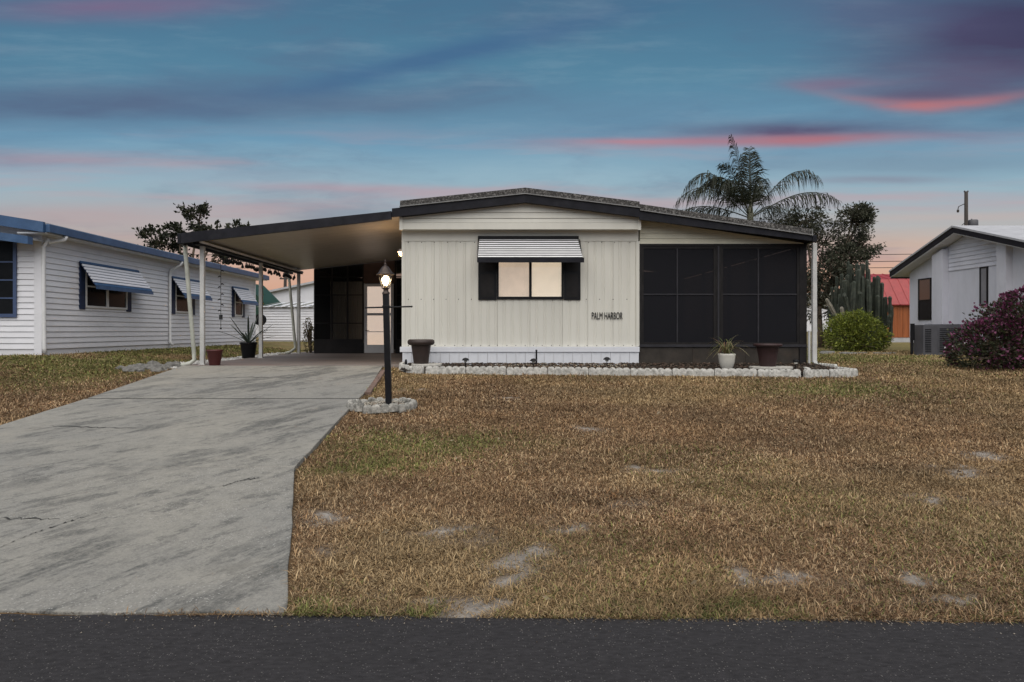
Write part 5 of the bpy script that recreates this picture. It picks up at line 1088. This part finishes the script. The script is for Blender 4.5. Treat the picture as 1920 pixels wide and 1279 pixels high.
def bush(name, base, lobes, label, cols, seed, n, size, cat='bush', bract=None, nb=0, asp=.55):
    g = np.random.default_rng(seed); t = thing(name, base, label, cat); b = MB(); P = []; D = []; B0 = Vector(base)
    tot = sum(r[0] * r[2] for c, r in lobes)
    for c, r in lobes:
        m_ = int(n * r[0] * r[2] / tot); d = g.normal(0, 1, (m_, 3)); d /= np.linalg.norm(d, axis=1)[:, None]; rr = (g.uniform(.5, 1, m_) ** .6 * (1 + .14 * np.sin(d[:, 0] * 7 + seed) * np.cos(d[:, 2] * 6 + d[:, 1] * 5)) + g.exponential(.035, m_))[:, None]
        p = np.array(c)[None] + d * rr * np.array(r)[None]; k = p[:, 2] > base[2] + .02; P.append(p[k]); D.append(d[k])
        for j in range(7): q = Vector(c) + Vector(g.normal(0, .5, 3) * np.array(r)); q.z = max(q.z, base[2] + .2); b.tube([B0 - Vector((0, 0, .1)), (B0 + q) / 2 + Vector((0, 0, .1)), q], [.035, .022, .008], 5)
    b.build('stems', BARK, t); P = np.concatenate(P); D = np.concatenate(D); v, f, c = leaves(P, D, size, cols, g, asp, 0, .4); raw('foliage', v, f, LEAF, t, col=c)
    if bract:
        top = np.exp(2.2 * (P[:, 2] - P[:, 2].max()) / (np.ptp(P[:, 2]))) * (fbm(P[:, 0] * 2.5, P[:, 2] * 2.5 + P[:, 1], 77) > .43); i = g.choice(len(P), nb, p=top / top.sum()); v, f, c = leaves(P[i] + D[i] * .04, D[i], size * .9, bract, g, .8, 0, .35); raw('bracts', v, f, LEAF, t, col=c)
    return t
YG = [(.19, .22, .035), (.13, .165, .025), (.25, .27, .05), (.08, .10, .018)]
bush('round_bush', (13.1, 25.2, gzf(13, 25.2)), [((13.1, 25.2, 1.42), (1.02, .95, .72)), ((12.65, 25.1, 1.25), (.65, .7, .58)), ((13.6, 25.1, 1.25), (.65, .7, .6)), ((13.1, 25, 1.85), (.55, .5, .38)), ((12.8, 25.1, 1.7), (.5, .5, .4))], 'rounded yellow green bush on the lawn before the cactus', YG, 31, 9000, .10, asp=.4)
bush('bougainvillea', (10.75, 14.3, .73), [((10.85, 14.3, 1.35), (.95, .85, .78)), ((10.1, 14.2, 1.1), (.72, .7, .58)), ((11.6, 14.3, 1.4), (1.0, .8, .85)), ((10.45, 14.1, 1.75), (.45, .45, .4)), ((11.0, 14.2, 1.95), (.5, .5, .42)), ((12.3, 14.4, 1.2), (.8, .7, .7)), ((9.85, 14.1, .95), (.5, .5, .36))], 'purple flowering bougainvillea bush at the right edge', [(.035, .04, .02), (.05, .055, .025), (.025, .028, .016), (.06, .04, .025)], 32, 15000, .07, 'bush', [(.16, .035, .095), (.11, .025, .06), (.21, .07, .135)], 6200)
bush('hedge_plant', (-6.15, 22.3, gzf(-6.2, 22.3)), [((-6.2, 22.3, 1.2), (.18, .2, .5)), ((-6.22, 22.2, 1.6), (.12, .15, .3))], 'small yellowish shrub at the back corner of the carport', [(.16, .14, .06), (.1, .1, .04), (.2, .16, .08)], 33, 420, .07, 'shrub')

# ------------------------------------------------------------------ grass blades
NB = 3000000
u = rng.random(NB); pY = 1.55
y = (3.5 ** (2 - pY) + u * (26.0 ** (2 - pY) - 3.5 ** (2 - pY))) ** (1 / (2 - pY))
x = rng.uniform(-1, 1, NB) * (.78 * y + 1.3)
def in_drive(x, y):
    le = np.where(y < 7.4, -7.3 + (y - 3.67) / 3.73 * 1.4, np.where(y < 10.1, -5.9 - (y - 7.4) / 2.7 * .23, -6.13 - (y - 10.1) / 4.09 * .45))
    re = np.where(y < 6.35, -1.13 - (y - 3.625) / 2.725 * .77, np.where(y < 10.09, -1.9 - (y - 6.35) / 3.74 * .19, -2.09 - (y - 10.09) / 4.1 * .33))
    return (x > le - .01) & (x < re + .025) & (y > 3.6) & (y < 14.3)
bedf = np.maximum(12.74, 13.24 - (x + 1.5) * .066)
keep = (y > road_edge(x) - .01) & ~in_drive(x, y) & ~((x > -2.0) & (x < 6.75) & (y > bedf - .05)) & ~((x > -6.64) & (x < 6.7) & (y > 14.1)) & ((x - lx + .09) ** 2 + (y - ly + .02) ** 2 > .49 ** 2) & ~((x < -10.35) & (y > 15.4)) & ~((x < -6.6) & (x > -7.4) & (y > 13.9)) & ~((x > 12.9) & (x < 14.9) & (y > 20.9) & (y < 22.1)) & ~(x > 15) 
x, y = x[keep], y[keep]; thin = 1 - .96 * sandf(x, y); thin *= .7 + .3 * ss(fbm(x * 2.2, y * 2.2, 61), .32, .5); keep = rng.random(len(x)) < thin
x, y = x[keep], y[keep]; x, y = x[:1270000], y[:1270000]; n = len(x); gr = greenf(x, y); z = gz(x, y) + (fbm(x * 3, y * 3, 1) - .5) * .03 - .006
clump = fbm(x * 5, y * 5, 71, 3); az = rng.uniform(0, 6.283, n) + 3 * (clump - .5); edge = np.exp(-((y - road_edge(x)) / .35) ** 2)
near = np.clip(1 - (y - 4) / 12, 0, 1)
L = rng.gamma(5, .0066, n) * (.55 + .9 * clump) * (1 + .15 * edge) * (1 + .02 * y); lay = np.clip(rng.normal(1.12, .30, n), .1, 1.52)      # radians from upright: mostly matted
w = (.0008 + .00036 * y) * rng.uniform(.7, 1.4, n); d = np.stack([np.cos(az), np.sin(az)], 1); s = np.stack([-d[:, 1], d[:, 0]], 1)
h1 = L * .55 * np.sin(lay * .75); v1 = L * .55 * np.cos(lay * .75); h2 = h1 + L * .5 * np.sin(np.minimum(lay * 1.35, 1.75)); v2 = np.maximum(v1 + L * .5 * np.cos(np.minimum(lay * 1.35, 1.75)), .002)
def P3(h, vz, sg, k): return np.stack([x + d[:, 0] * h + sg * s[:, 0] * w * k, y + d[:, 1] * h + sg * s[:, 1] * w * k, z + vz], 1)
V = np.stack([P3(0, 0, 0, 0), P3(h1, v1, 1, 1), P3(h2, v2, 0, 0), P3(h1, v1, -1, 1)], 1).reshape(-1, 3)
Fq = (np.array([[0, 1, 3], [1, 2, 3]])[None] + 4 * np.arange(n)[:, None, None]).reshape(-1, 3)
pal = np.array([(.24, .145, .074), (.31, .20, .105), (.165, .095, .05), (.39, .28, .165), (.115, .066, .036), (.27, .15, .068)]); cl = pal[np.clip((rng.normal(0, 1.1, n) + 2.6 + 4.4 * (fbm(x * .9, y * .9, 81) - .5)).astype(int), 0, 5)]
pale = np.array([.33, .25, .12]); ef = ss(fbm(x * .35, y * .35, 84), .45, .7)[:, None] * .35; cl = cl * (1 - ef) + pale * ef
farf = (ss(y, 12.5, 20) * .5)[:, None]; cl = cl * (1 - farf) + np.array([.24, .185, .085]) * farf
gm = (rng.random(n) < gr * .9)[:, None]; cl = np.where(gm, np.array([.135, .14, .04]) * rng.uniform(.7, 1.4, (n, 1)), cl); cl = cl * rng.uniform(.6, 1.35, (n, 1)) * (.56 + .88 * fbm(x * 1.1, y * 2.2, 91, 5)[:, None])
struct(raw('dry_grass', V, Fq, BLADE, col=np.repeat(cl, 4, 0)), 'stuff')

# leaf litter blown on the lawn, grit along the road edge
k = rng.choice(n, 380, replace=False); v, f, c = leaves(np.stack([x[k], y[k], z[k] + .03], 1), np.stack([np.cos(az[k]), np.sin(az[k]), az[k] * 0], 1), .05, [(.2, .12, .06), (.3, .24, .16), (.1, .06, .035)], rng, .5, 0)
struct(raw('fallen_leaves', v, f, LEAF, col=c), 'stuff')
ng = 1500; gx = rng.uniform(-4, 4, ng); gy = road_edge(gx) + .02 - rng.exponential(.05, ng); v, f = lumps(ng, np.stack([gx, gy], 1), np.full(ng, .002), (.002, .006), 9)
struct(raw('roadside_grit', v, f, STONE, col=tints(ng, 6, [(.2, .18, .16), (.12, .11, .1), (.3, .26, .21), (.08, .06, .04)], 9)), 'stuff')
